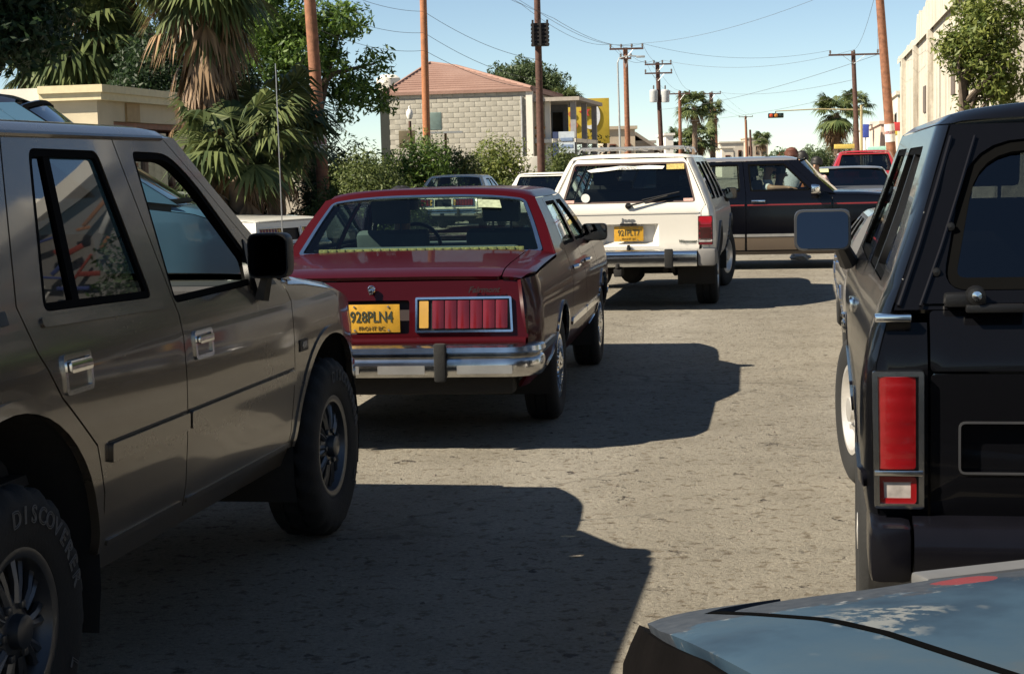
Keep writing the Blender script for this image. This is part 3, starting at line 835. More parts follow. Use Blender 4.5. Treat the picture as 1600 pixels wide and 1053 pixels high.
for sg in (-1, 1):
    S = isu.SF(sg); out = (0, sg, 0)
    # divider bar in the rear door glass
    panel('window_divider', [(1.425, 1.13), (1.468, 1.13), (1.585, 1.565), (1.545, 1.565)], S(-.006), M_SEAL, isu.doors[('rear_door', sg)], res=.1, out=out)
    # side mouldings, proud of the door skins, split at the door gaps
    for k, x0, x1 in (('rear_door', 1.505, 2.09), ('front_door', 2.11, 3.185)):
        d = isu.doors[(k, sg)]
        panel('side_moulding', rnd([(x0, .688), (x1, .688), (x1, .742), (x0, .742)], .008, 2), S(.013), P_TAUPE, d, res=.06, depth=.014, out=out)
        panel('moulding_groove', [(x0, .744), (x1, .744), (x1, .750), (x0, .750)], S(.002), M_BLACK, d, res=.1, depth=.003, out=out)
        panel('sill_crease', rnd([(x0, .452), (x1 - .03, .452), (x1 - .03, .468), (x0, .468)], .004, 2), S(.007), P_TAUPE, d, res=.1, depth=.01, out=out)
    panel('window_ledge', rnd([(1.20, 1.098), (1.99, 1.078), (1.99, 1.106), (1.20, 1.124)], .01), S(.007), P_TAUPE, isu.doors[('rear_door', sg)], res=.08, depth=.01, out=out)
    for k, x0, x1, z0, z1 in (('rear_door', 1.255, 1.415, .915, 1.015), ('front_door', 2.185, 2.335, .90, .985)):
        o = rnd([(x0, z0), (x1, z0), (x1, z1), (x0, z1)], .012)
        h = panel('door_handle', offs(o, .004), S(.006), M_CHROME, isu.doors[(k, sg)], holes=[offs(o, -.010)], res=.04, depth=.012, out=out)
        panel('handle_recess', offs(o, -.008), lambda u, v, z0=z0, z1=z1, S=S: S(-.014 - .02 * math.sin(PI * (v - z0) / (z1 - z0)) + .016)(u, v), simple('dark_chrome', (.16, .16, .18), .15, metal=1), h, res=.03, depth=.003, out=out)
        zz = (z0 + z1) / 2
        panel('handle_flap', rnd([(x0 + .016, zz + .004), (x1 - .016, zz + .004), (x1 - .016, z1 - .014), (x0 + .016, z1 - .014)], .006), lambda u, v, S=S, zz=zz: S(.012 + .006 * math.cos((v - zz - .018) * 60))(u, v), M_CHROME, h, res=.02, depth=.012, out=out)
    panel('fender_badge', rnd([(3.26, .80), (3.36, .80), (3.36, .845), (3.26, .845)], .005), S(.004), M_BLACK, isu.doors[('front_fender', sg)], res=.05, depth=.004, out=out)
    ex = (1, 0, 0) if sg < 0 else (-1, 0, 0)
    text_obj('4X4', .034, M_ALU, isu.doors[('front_fender', sg)], frame3((3.31, sg * (isu.side(3.31, .82) + .006), .823), ex, (0, 0, 1)), 'badge_lettering', bold=.001)
    panel('fuel_flap', rnd([(.62, 1.0), (.80, 1.0), (.80, 1.14), (.62, 1.14)], .02), S(.002), P_TAUPE, isu.doors[('quarter', sg)], res=.06, depth=.006, out=out)
    panel('quarter_badge', rnd([(.93, 1.12), (1.03, 1.12), (1.03, 1.155), (.93, 1.155)], .006), S(.004), M_BLACK, isu.doors[('quarter', sg)], res=.05, depth=.004, out=out)
    door_mirror(r0, (2.82, sg * .905, 1.195), (.13, .15, .16), sg, M_BLACK, True, (2.86, sg * .83, 1.04))
    panel('mirror_sail', [(2.80, 1.075), (3.08, 1.075), (2.88, 1.25)], S(.004), M_BLACK, isu.doors[('front_door', sg)], res=.08, out=out)
    m = MB(); m.tube([(.22 + .35 * 0, sg * (isu.side(1, 1.605) + .002), 1.60), (1.2, sg * (isu.side(1, 1.605) + .004), 1.604), (2.42, sg * (isu.side(1, 1.605) + .002), 1.604)], .009, 6); m.build('roof_gutter', P_TAUPE, isu.roof)
m = MB(); m.tube([(3.42, -.74, 1.06), (3.44, -.745, 1.14)], .011, 8); m.tube([(3.43, -.742, 1.12), (3.40, -.75, 1.9)], [.0028, .0018], 6); m.build('antenna', M_ALU, r0)
# rear of the taupe SUV
panel('tailgate', [(-.76, .56), (.76, .56), (.79, .8), (.77, 1.08), (.70, 1.3), (.60, 1.6), (-.60, 1.6), (-.70, 1.3), (-.77, 1.08), (-.79, .8)], isu.RF(0), P_TAUPE, r0, holes=[rnd([(-.60, 1.14), (.60, 1.14), (.53, 1.54), (-.53, 1.54)], .05)], res=.12, out=(-1, 0, .2))
window(r0, rnd([(-.60, 1.14), (.60, 1.14), (.53, 1.54), (-.53, 1.54)], .05), lambda off: isu.RF(off), GLASS_DARK, (-1, 0, .2), name='rear_window')
m = MB(); m.box((-.04, 0, .52), (.16, 1.62, .16), bev=.04); m.build('rear_bumper', M_CHROME, r0)
for sg in (-1, 1):
    panel('tail_light', rnd([(sg * .66, .66), (sg * .785, .66), (sg * .785, .98), (sg * .66, .98)], .015), isu.RF(.012), M_RED, r0, res=.08, out=(-1, 0, 0))
person('person', 'driver in a black top seated inside the taupe vehicle', to_world(seated(2.30, .37, .70), r0), simple('black_top', (.012, .012, .013), .9), M_INK, SKIN, HAIR)
# ------------------------------------------------------------------ saloon cars
SEDAN_W = [(.25, .76), (.32, .80), (.42, .86), (.55, .888), (.70, .892), (.82, .878), (.90, .855), (.955, .835), (1.0, .815), (1.15, .745), (1.30, .66), (1.40, .61)]
def sedan(name, label, loc, yaw, paintm, detail=True, roofmat=None, wheelspec=(.315, .20, .18, 'cap', M_CHROME), tail=True, nohood=False, glassm=GLASS, zs=1.0, cat='car', trim=M_INT, platetxt=None, rearred=True):
    s = dict(W=SEDAN_W, deck=True, nohood=nohood,
        rear=[(.10, .40), (.03, .56), (.075, .905), (.5, .925), (1.34, .95), (1.74, 1.295)], xrpoly=[(.05, .3), (.03, .56), (.10, .93)], roofx0=1.74,
        front=[(4.84, .36), (4.92, .55), (4.92, .76), (4.88, .83)], rocker=.33, rail=1.295, top=1.365, belt=.95, rc=.22, rin=.06, fc=.7, fin=.12,
        arches=[(1.20, .32, .365), (3.88, .32, .385)], paint=paintm, roofmat=roofmat or paintm, trimmat=trim,
        qdiv=[(1.63, .33), (1.68, .55), (1.80, .72), (1.87, .95), (2.08, 1.295)], bdiv=[(2.62, .33), (2.62, .95), (2.66, 1.295)],
        adiv=[(3.49, .33), (3.52, .88), (3.49, .945)], dtop=[(3.41, .975), (3.00, 1.295)], aline=[(3.60, .945), (3.12, 1.295)],
        ftop=[(3.49, .945), (3.9, .935), (4.5, .895), (4.88, .83)],
        wins={'rear_door': [(rnd([(1.94, .985), (2.57, .985), (2.61, 1.262), (2.13, 1.262)], .025), glassm)], 'front_door': [(rnd([(2.67, .985), (3.33, .985), (2.98, 1.262), (2.71, 1.262)], .025), glassm)]},
        wheel=wheelspec, sill=.05, hoodcrown=.05, seatz=.42, seatx=(2.75, 1.98), roofends=(.14, .2), crown=2.9, bulge=.12, tuck=.02, wsglass=glassm)
    o = wagon(name, label, loc, yaw, s, cat)
    r = o.root; o.spec = s
    # boot: lid and the quarter tops beside it share one surface
    bz = lerpf([(0, .895), (.08, .903), (.5, .925), (1.42, .952)])
    def TOP(off=0):
        def f(x, y):
            yh = o.side(x, bz(x)) + .004; t = min(.999, abs(y) / yh)
            e = 1 - .8 * max(0, 1 - (x - .06) / .22) ** 2.2
            return (x, y, bz(x) + (.05 * (1 - t ** 3) ** (1 / 3)) * e + off)
        return f
    lid = panel('boot_lid', rnd([(.085, -.69), (1.36, -.66), (1.36, .66), (.085, .69)], .03), TOP(), paintm, r, res=.08, out=(0, 0, 1))
    for sg in (-1, 1):
        e0, e1 = o.side(.1, .9) - .002, o.side(1.3, .95) - .002
        panel('quarter_top', [(.085, sg * .697), (1.36, sg * .667), (1.42, sg * .667), (1.42, sg * e1), (.7, sg * (o.side(.7, .93) - .002)), (.3, sg * (o.side(.3, .91) - .002)), (.085, sg * e0)], TOP(), paintm, r, res=.08, out=(0, 0, 1))
    # rear screen and its painted frame
    def BW(off=0):
        def f(u, v):
            x = 1.36 + .39 * v - .03 * (1 - u * u) * (1 - v); z = .958 + .345 * v + .055 * v * (1 - abs(u) ** 3)
            return (x - off * .7, u * (o.side(1.36 + .38 * v, .955 + .34 * v) + .002), z + off * .7)
        return f
    hole = rnd([(-.90, .06), (.90, .06), (.885, .90), (-.885, .90)], .05)
    panel('rear_window_frame', [(-1, -.02), (1, -.02), (1, 1), (-1, 1)], BW(), paintm, r, holes=[hole], res=.08, out=(-1, 0, 1))
    w = panel('rear_window', offs(hole, .01), lambda u, v: BW(-.006)(u, v), glassm, r, res=.12, depth=.003, out=(-1, 0, 1))
    panel('window_trim', offs(hole, .012), BW(.006), M_CHROME, w, holes=[offs(hole, -.018)], res=.06, depth=.012, out=(-1, 0, 1))
    ps = MB(); ps.box((1.52, 0, .93), (.42, 1.26, .03)); ps.build('parcel_shelf', trim, r)
    # tail
    yb = o.yb
    F = o.RF
    outl = [(-yb(.60), .60), (yb(.60), .60), (yb(.75), .75), (yb(.90) - .01, .898), (-yb(.90) + .01, .898), (-yb(.75), .75)]
    prec = rnd([(-.20, .625), (.20, .625), (.20, .80), (-.20, .80)], .015)
    lamps = [rnd([(sg * .235, .632), (sg * .755, .632), (sg * .745, .815), (sg * .235, .815)], .008, 2) for sg in (-1, 1)]
    tp = panel('tail_panel', outl, F(0), paintm, r, holes=[prec], res=.08, out=(-1, 0, 0))
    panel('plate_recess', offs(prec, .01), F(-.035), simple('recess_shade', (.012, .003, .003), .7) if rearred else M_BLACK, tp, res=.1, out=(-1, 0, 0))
    low = panel('tail_roll', [(-yb(.58) + .01, .555), (yb(.58) - .01, .555), (yb(.58) - .01, .604), (-yb(.58) + .01, .604)], lambda u, v: (o.xr(v) - .018 * math.sin(PI * min(1, max(0, (v - .553) / .053))) - .004, u, v), paintm, r, res=.03, out=(-1, 0, 0))
    for sg, lp in zip((-1, 1), lamps):
        b = panel('tail_light', offs(lp, .0), F(.016), M_CHROME, r, holes=[offs(lp, -.011)], res=.06, depth=.02, out=(-1, 0, 0))
        panel('lamp_housing', offs(lp, -.008), F(.002), M_BLACK, b, res=.1, depth=.002, out=(-1, 0, 0))
        panel('amber_lens', rnd([(sg * .256, .655), (sg * .305, .655), (sg * .305, .795), (sg * .256, .795)], .004, 2), F(.011), M_AMBER, b, res=.05, out=(-1, 0, 0))
        for k in range(6):
            y0 = .325 + k * .0675
            panel('red_lens', rnd([(sg * y0, .652), (sg * (y0 + .062), .652), (sg * (y0 + .062), .797), (sg * y0, .797)], .004, 2), lambda u, v, y0=y0, sg=sg: (o.xr(v) - .010 - .006 * math.sin(PI * (abs(u) - y0) / .062), u, v), M_REDD, b, res=.02, out=(-1, 0, 0))
    # bumper: an extruded profile that wraps the corners
    prof = [(-.005, .575), (-.06, .573), (-.085, .56), (-.09, .535), (-.07, .522), (-.055, .515), (-.075, .505), (-.085, .49), (-.083, .425), (-.07, .405), (-.03, .40), (.0, .405)]
    rows = []; bw = .80
    path = [(.16, bw + .02, 1, 0)] + [(.02 + .10 * (1 - math.sin(t)), bw - .08 + .10 * math.cos(t), math.cos(t), -math.sin(t)) for t in np.linspace(0, PI / 2, 7)]
    path = path + [(x_, -y_, -ny, nx) for x_, y_, ny, nx in path[::-1]]
    for x_, y_, ny, nx in path:
        rows.append([(x_ + nx * -px, y_ + ny * -px, pz) for px, pz in prof])
    bump_ = loft('rear_bumper', rows, M_WCHROME, r)
    for sg in (-1, 1):
        g = MB(); g.box((-.082, sg * .385, .485), (.05, .062, .20), bev=.02); g.build('bumper_guard', M_RUBBER, bump_)
        panel('bumper_pad', rnd([(sg * .47, .425), (sg * .76, .425), (sg * .76, .468), (sg * .47, .468)], .006), lambda u, v: (-.076, u, v), M_ALU, bump_, res=.1, depth=.006, out=(-1, 0, 0))
        panel('bumper_pad', rnd([(sg * .05, .425), (sg * .30, .425), (sg * .30, .468), (sg * .05, .468)], .006), lambda u, v: (-.076, u, v), M_ALU, bump_, res=.1, depth=.006, out=(-1, 0, 0))
    v = MB(); v.box((.12, 0, .36), (.16, 1.5, .12), bev=.03); v.build('rear_valance', M_UNDER, r)
    # brightwork
    for sg in (-1, 1):
        S = o.SF(sg); out = (0, sg, 0)
        for k, x0, x1 in (('quarter', .10, .82), ('rear_door', 1.72, 2.605), ('front_door', 2.635, 3.50), ('front_fender', 4.28, 4.8)):
            d = o.doors[(k, sg)]
            panel('side_trim', [(x0, .505), (x1, .505), (x1, .545), (x0, .545)], S(.009), M_CHROME, d, res=.1, depth=.01, out=out)
        for xc, zc, Rr in s['arches']:
            an = math.degrees(math.asin((.33 - zc) / Rr))
            panel('wheel_arch_trim', arc(xc, zc, Rr - .006, 178 - an, 2 + an, 20) + arc(xc, zc, Rr + .018, 2 + an, 178 - an, 20), S(.008), M_CHROME, r, res=.05, depth=.02, out=out)
        for k, xh in (('rear_door', 1.98), ('front_door', 2.74)):
            h = MB(); yy = o.side(xh, .85)
            h.tube([(xh, sg * yy, .845), (xh + .03, sg * (yy + .025), .85), (xh + .15, sg * (yy + .025), .85), (xh + .18, sg * yy, .845)], [.012, .014, .014, .012], 8); h.build('door_handle', M_CHROME, o.doors[(k, sg)])
        door_mirror(r, (3.22, sg * .90, 1.02), (.12, .18, .12), sg, M_BLACK, True, (3.27, sg * .80, .95))
    return o

P_RED = paint('maroon_paint', (.033, .0014, .003), .34, dirt=(.06, .018, .018), dirt_amt=.10, coat=.30, coat_rough=.03, low=.4, spec=.05)
red = sedan('sedan_car', 'maroon four-door saloon with yellow plate waiting behind the white wagon', (-.745, 8.68), 8.2, P_RED, trim=M_INTB, glassm=glass('greenish_glass', (.64, .76, .71)))
rr = red.root
for sg in (-1, 1): pass
plate(rr, (.045, 0, .708), None, '928PLN4', 'FRONT BC', .305, .148)
em = MB(); em.lathe([(.0, .012), (.018, .01), (.022, 0), (.018, -.004)], 12, 'x', (.062, 0, .86)); em.box((.058, 0, .846), (.012, .022, .03), bev=.004); em.build('boot_emblem', M_CHROME, rr)
text_obj('Fairmont', .045, M_BLACK, rr, frame3((.060, -.60, .85), REAR_EX, (.2, 0, 1)), 'script_badge', shear=.35, xs=1.0, bold=.0008)
stk = panel('window_sticker', [(-.66, .72), (-.46, .72), (-.455, .84), (-.655, .84)], lambda u, v: (1.36 + .39 * v - .03 * (1 - u * u) * (1 - v) - .004, u * red.side(1.36 + .38 * v, .955 + .34 * v), .958 + .345 * v + .055 * v * (1 - abs(u) ** 3) + .004), simple('pale_sticker', (.26, .30, .19), .6, var=.3, vscale=40), rr, res=.1, depth=.001, out=(-1, 0, 1))
fr = MB()
for i in range(46):
    y = -.62 + i * 1.24 / 45; fr.box((1.425 + .008 * (i % 2), y, .985), (.03, .032, .05), bev=.01)
fr.build('shelf_fringe', simple('yellow_fringe', (.30, .25, .09), .9, var=.35, vscale=60), rr)
person('person', 'dark-haired driver in dark clothes seated inside the maroon saloon', to_world(seated(2.75, .36, .46), rr), simple('dark_shirt', (.03, .03, .04), .9), M_INK, SKIN, HAIR)

# ------------------------------------------------------------------ white wagon ahead
P_WHITE = paint('white_paint', (.60, .57, .51), .35, dirt=(.34, .29, .22), dirt_amt=.22, coat=.5)
JEEP = dict(
    W=[(.40, .80), (.50, .845), (.62, .872), (.80, .885), (.95, .88), (1.03, .865), (1.08, .845), (1.2, .80), (1.4, .71), (1.56, .635), (1.65, .60)],
    rear=[(.06, .55), (.03, .66), (.03, 1.0), (.06, 1.07), (.28, 1.50), (.33, 1.555)], front=[(4.15, .5), (4.2, .6), (4.2, .9), (4.17, .965)],
    rocker=.45, rail=1.545, top=1.60, belt=1.05, arches=[(.87, .39, .44), (3.45, .39, .44)], paint=P_WHITE, rc=.13, rin=.06,
    qdiv=[(1.33, .45), (1.34, .70), (1.27, .84), (1.24, 1.0), (1.30, 1.545)], bdiv=[(2.05, .45), (2.05, 1.05), (2.02, 1.545)],
    adiv=[(2.98, .45), (2.98, 1.02), (2.95, 1.045)], dtop=[(2.89, 1.08), (2.54, 1.545)], aline=[(3.03, 1.05), (2.66, 1.545)],
    ftop=[(2.95, 1.045), (3.4, 1.035), (4.17, .965)],
    wins={'quarter': [(rnd([(.40, 1.11), (1.17, 1.11), (1.22, 1.50), (.52, 1.50)], .03), GLASS_DARK)], 'rear_door': [(rnd([(1.32, 1.10), (1.99, 1.10), (1.97, 1.505), (1.37, 1.505)], .03), GLASS)], 'front_door': [(rnd([(2.11, 1.10), (2.81, 1.10), (2.52, 1.505), (2.08, 1.505)], .03), GLASS)]},
    flare=(.022, .05), flaremat=simple('grey_flare', (.10, .10, .10), .6), wheel=(.36, .235, .195, 'disc', simple('pale_alloy', (.50, .49, .47), .35, metal=.7)), sill=.05, steer=-14, roofends=(.06, .2), seatz=.64, rhead=True, bumpmat=M_ALU)
jp = wagon('station_wagon', 'white wagon with roof rack and yellow rear plate stopped in the street', (1.208, 16.891), 9.98, JEEP)
rj = jp.root; F = jp.RF; yb = jp.yb
glo = rnd([(-.685, 1.095), (.685, 1.095), (.575, 1.505), (-.575, 1.505)], .035)
prec = rnd([(-.31, .655), (.31, .655), (.31, .885), (-.31, .885)], .02)
gate = panel('tailgate', [(-.71, .60), (.71, .60), (.735, .80), (.735, 1.0), (yb(1.07) - .01, 1.07), (yb(1.5) - .012, 1.50), (.55, 1.545), (-.55, 1.545), (-yb(1.5) + .012, 1.50), (-yb(1.07) + .01, 1.07), (-.735, 1.0), (-.735, .80)], F(0), P_WHITE, rj, holes=[glo, prec], res=.07, out=(-1, 0, .2))
window(gate, glo, lambda off: F(off), GLASS, (-1, 0, .2), seal=simple('brown_seal', (.05, .025, .02), .6), sw=.018, name='rear_window')
rcs = MB()
x0, x1 = .03, .11
a_ = [(-.31, .655), (.31, .655), (.31, .885), (-.31, .885)]; b_ = [(-.24, .70), (.24, .70), (.26, .872), (-.26, .872)]
rcs.add([(x0, y, z) for y, z in a_] + [(x1, y, z) for y, z in b_], [(0, 1, 5, 4), (1, 2, 6, 5), (2, 3, 7, 6), (3, 0, 4, 7), (4, 5, 6, 7)]); rcs.build('plate_recess', P_WHITE, gate)
plate(rj, (.058, -.0, .785), None, '921PLT7', 'FRONT BC', .30, .15)
lt = MB(); lt.box((.05, 0, .882), (.05, .17, .022), bev=.005); lt.build('plate_lamp', M_BLACK, gate)
text_obj('Jeep', .05, M_STEEL, gate, frame3((.026, 0, .925), REAR_EX, REAR_EY), 'badge_lettering', xs=1.6, bold=.002)
text_obj('Wagoneer', .045, M_INK, gate, frame3((.026, -.60, .70), REAR_EX, REAR_EY), 'script_badge', xs=.95, shear=.2, bold=.001)
k = MB(); k.lathe([(.0, .012), (.02, .018), (.024, .03)], 10, 'x', (0, 0, .63)); k.box((.018, 0, .655), (.02, .03, .04), bev=.006); k.build('gate_lock', M_BLACK, gate)
panel('gate_crease', [(-.72, .985), (.72, .985), (.72, .997), (-.72, .997)], F(.006), P_WHITE, gate, res=.1, depth=.006, out=(-1, 0, 0))
wp = MB(); wp.lathe([(0, -.035), (.028, -.03), (.034, 0), (.03, .02)], 12, 'x', (.055, .0, 1.068)); wp.tube([(.02, 0, 1.068), (.03, -.10, 1.09), (.06, -.40, 1.165)], .010, 6); wp.tube([(.055, -.14, 1.125), (.085, -.52, 1.20)], .008, 6); wp.build('rear_wiper', M_BLACK, gate)
for sg in (-1, 1):
    lp = rnd([(sg * .708, .665), (sg * .855, .665), (sg * .855, .955), (sg * .708, .955)], .01)
    post = panel('corner_post', [(sg * .742, .60), (sg * (yb(.6)), .60), (sg * yb(.8), .80), (sg * yb(1.0), 1.0), (sg * yb(1.06), 1.06), (sg * .775, 1.06), (sg * .742, 1.0)], F(-.002), P_WHITE, rj, res=.08, out=(-1, 0, 0))
    tl = panel('tail_light', lp, F(.026), M_BLACK, rj, res=.1, depth=.03, out=(-1, 0, 0))
    for z0, z1, mt in ((.86, .95, M_RED), (.725, .857, M_REDD), (.695, .722, M_CLEAR), (.67, .692, M_REDD)):
        panel('lens', rnd([(sg * .714, z0), (sg * .849, z0), (sg * .849, z1), (sg * .714, z1)], .006, 2), lambda u, v: (jp.xr(v) - .034 - .004 * math.sin(v * 400), u, v), mt, tl, res=.012 if 0 else .03, depth=.008, out=(-1, 0, 0))
    panel('window_sticker', [(sg * .56, 1.105), (sg * .66, 1.105), (sg * .655, 1.135), (sg * .56, 1.135)], F(.0), simple('pink_sticker', (.42, .25, .21), .6, var=.4, vscale=90), gate, res=.1, depth=.001, out=(-1, 0, 0))
panel('window_sticker', [(-.56, 1.43), (-.38, 1.43), (-.38, 1.485), (-.56, 1.485)], F(.0), simple('yellow_sticker', (.40, .30, .08), .6, var=.4, vscale=60), gate, res=.1, depth=.001, out=(-1, 0, 0))
panel('window_banner', [(.44, 1.435), (.40, 1.415), (.25, 1.425), (.12, 1.44), (.02, 1.437), (-.10, 1.44), (-.34, 1.437), (-.36, 1.465), (-.2, 1.475), (-.05, 1.468), (.1, 1.475), (.22, 1.462), (.34, 1.455)], F(.0), M_WHITE, gate, res=.1, depth=.001, out=(-1, 0, 0))
text_obj('DEPORTIVO', .03, M_INK, gate, frame3((.245, .02, 1.456), REAR_EX, (.45, 0, .9)), 'banner_lettering', xs=1.2)
dsc = MB(); dsc.lathe([(0, .0), (.045, .0), (.045, .003)], 20, 'x', (.075, .44, 1.155)); dsc.build('round_sticker', M_WHITE, gate)
mm = MB()
bp = rnd([(-.14, .455), (-.14, .60), (-.10, .625), (.04, .625), (.04, .455)], .02)
mm.prism(bp, -.70, .70, 'y'); jb = mm.build('rear_bumper', M_CHROME, rj)
panel('bumper_strip', [(-.69, .515), (.69, .515), (.69, .545), (-.69, .545)], lambda u, v: (-.146, u, v), M_BLACK, jb, res=.2, depth=.006, out=(-1, 0, 0))
for sg in (-1, 1):
    e = MB(); e.box((.09, sg * .795, .54), (.42, .185, .17), bev=.035); e.build('bumper_end_cap', simple('grey_cap', (.13, .125, .12), .6), jb)
    g = MB(); g.box((-.15, sg * .42, .54), (.05, .085, .19), bev=.015); g.build('bumper_guard', M_RUBBER, jb)
    door_mirror(rj, (2.78, sg * .93, 1.13), (.13, .14, .13), sg, M_BLACK, True, (2.83, sg * .86, 1.05))
hk = MB(); hk.box((-.02, .1, .40), (.25, .08, .08), bev=.01); hk.lathe([(0, .03), (.025, .02), (.025, -.02), (0, -.03)], 10, 'z', (-.13, .1, .47)); hk.build('tow_hitch', M_UNDER, rj)
rk = MB()
for y in (-.50, -.25, 0, .25, .50): rk.tube([(.5, y, 1.645), (1.5, y, 1.655), (2.3, y, 1.645)], .012, 6)
for x in (.55, 1.4, 2.25):
    rk.tube([(x, -.56, 1.61), (x, -.54, 1.66), (x, .54, 1.66), (x, .56, 1.61)], .013, 6)
rk.build('roof_rack', M_ALU, rj)
person('person', 'driver in a dark top seated inside the white wagon', to_world(seated(2.28, .37, .66), rj), simple('blue_shirt', (.03, .05, .09), .9), M_INK, SKIN, HAIR)

# ------------------------------------------------------------------ black SUV on the right
P_BLACK = paint('black_paint', (.0028, .0029, .0038), .2, dirt=(.03, .028, .025), dirt_amt=.03, coat=.28, coat_rough=.02, spec=.10)
BLA = dict(
    W=[(.35, .72), (.45, .775), (.60, .812), (.80, .825), (.95, .818), (1.05, .795), (1.10, .775), (1.3, .70), (1.5, .635), (1.62, .595)],
    rear=[(.05, .50), (.02, .62), (.02, .97), (.05, 1.06), (.09, 1.12), (.40, 1.565)], front=[(4.25, .5), (4.3, .6), (4.3, .85), (4.27, .93)],
    rocker=.45, rail=1.565, top=1.63, belt=1.06, arches=[(.95, .36, .41), (3.5, .36, .41)], paint=P_BLACK, rc=.12, rin=.03,
    qdiv=[(1.75, .45), (1.75, 1.06), (1.68, 1.565)], adiv=[(3.03, .45), (3.03, 1.05)], dtop=[(2.95, 1.09), (2.50, 1.565)], aline=[(3.08, 1.06), (2.62, 1.565)],
    ftop=[(3.03, 1.05), (3.4, 1.03), (4.27, .93)], bumpmat=M_BLACK,
    wins={'quarter': [(rnd([(.52, 1.14), (1.60, 1.13), (1.57, 1.51), (.76, 1.51)], .04), GLASS_DARK)], 'front_door': [(rnd([(1.82, 1.12), (2.84, 1.12), (2.47, 1.51), (1.77, 1.51)], .03), GLASS_MID)]},
    wheel=(.345, .22, .195, 'disc', simple('bright_alloy', (.62, .60, .57), .3, metal=.6)), flare=(.004, .02), roofends=(.10, .2), seatz=.66, sill=.06, crown=2.3, tuck=-.01, steer=11)
bl = wagon('sport_utility_vehicle', 'black two-door sport utility vehicle at the right edge with tall red tail lights', (1.670, 3.918), 10.9, BLA)
rb = bl.root; F = bl.RF; yb = bl.yb
ho = rnd([(-.60, 1.165), (.60, 1.165), (.525, 1.50), (-.525, 1.50)], [.04, .04, .13, .13], 6)
hatch = panel('rear_hatch', rnd([(-.68, 1.115), (.68, 1.115), (.575, 1.555), (-.575, 1.555)], [.02, .02, .10, .10], 6), F(.008), P_BLACK, rb, holes=[offs(ho, .02)], res=.06, depth=.02, out=(-1, 0, .5))
window(hatch, offs(ho, .02), lambda off: F(off + .004), GLASS_DARK, (-1, 0, .5), sw=.03, name='rear_window')
panel('hatch_frame', [(-yb(1.10) + .004, 1.10), (yb(1.10) - .004, 1.10), (yb(1.56) - .004, 1.562), (-yb(1.56) + .004, 1.562)], F(0), P_BLACK, rb, holes=[rnd([(-.66, 1.13), (.66, 1.13), (.56, 1.54), (-.56, 1.54)], .04)], res=.08, out=(-1, 0, .5))
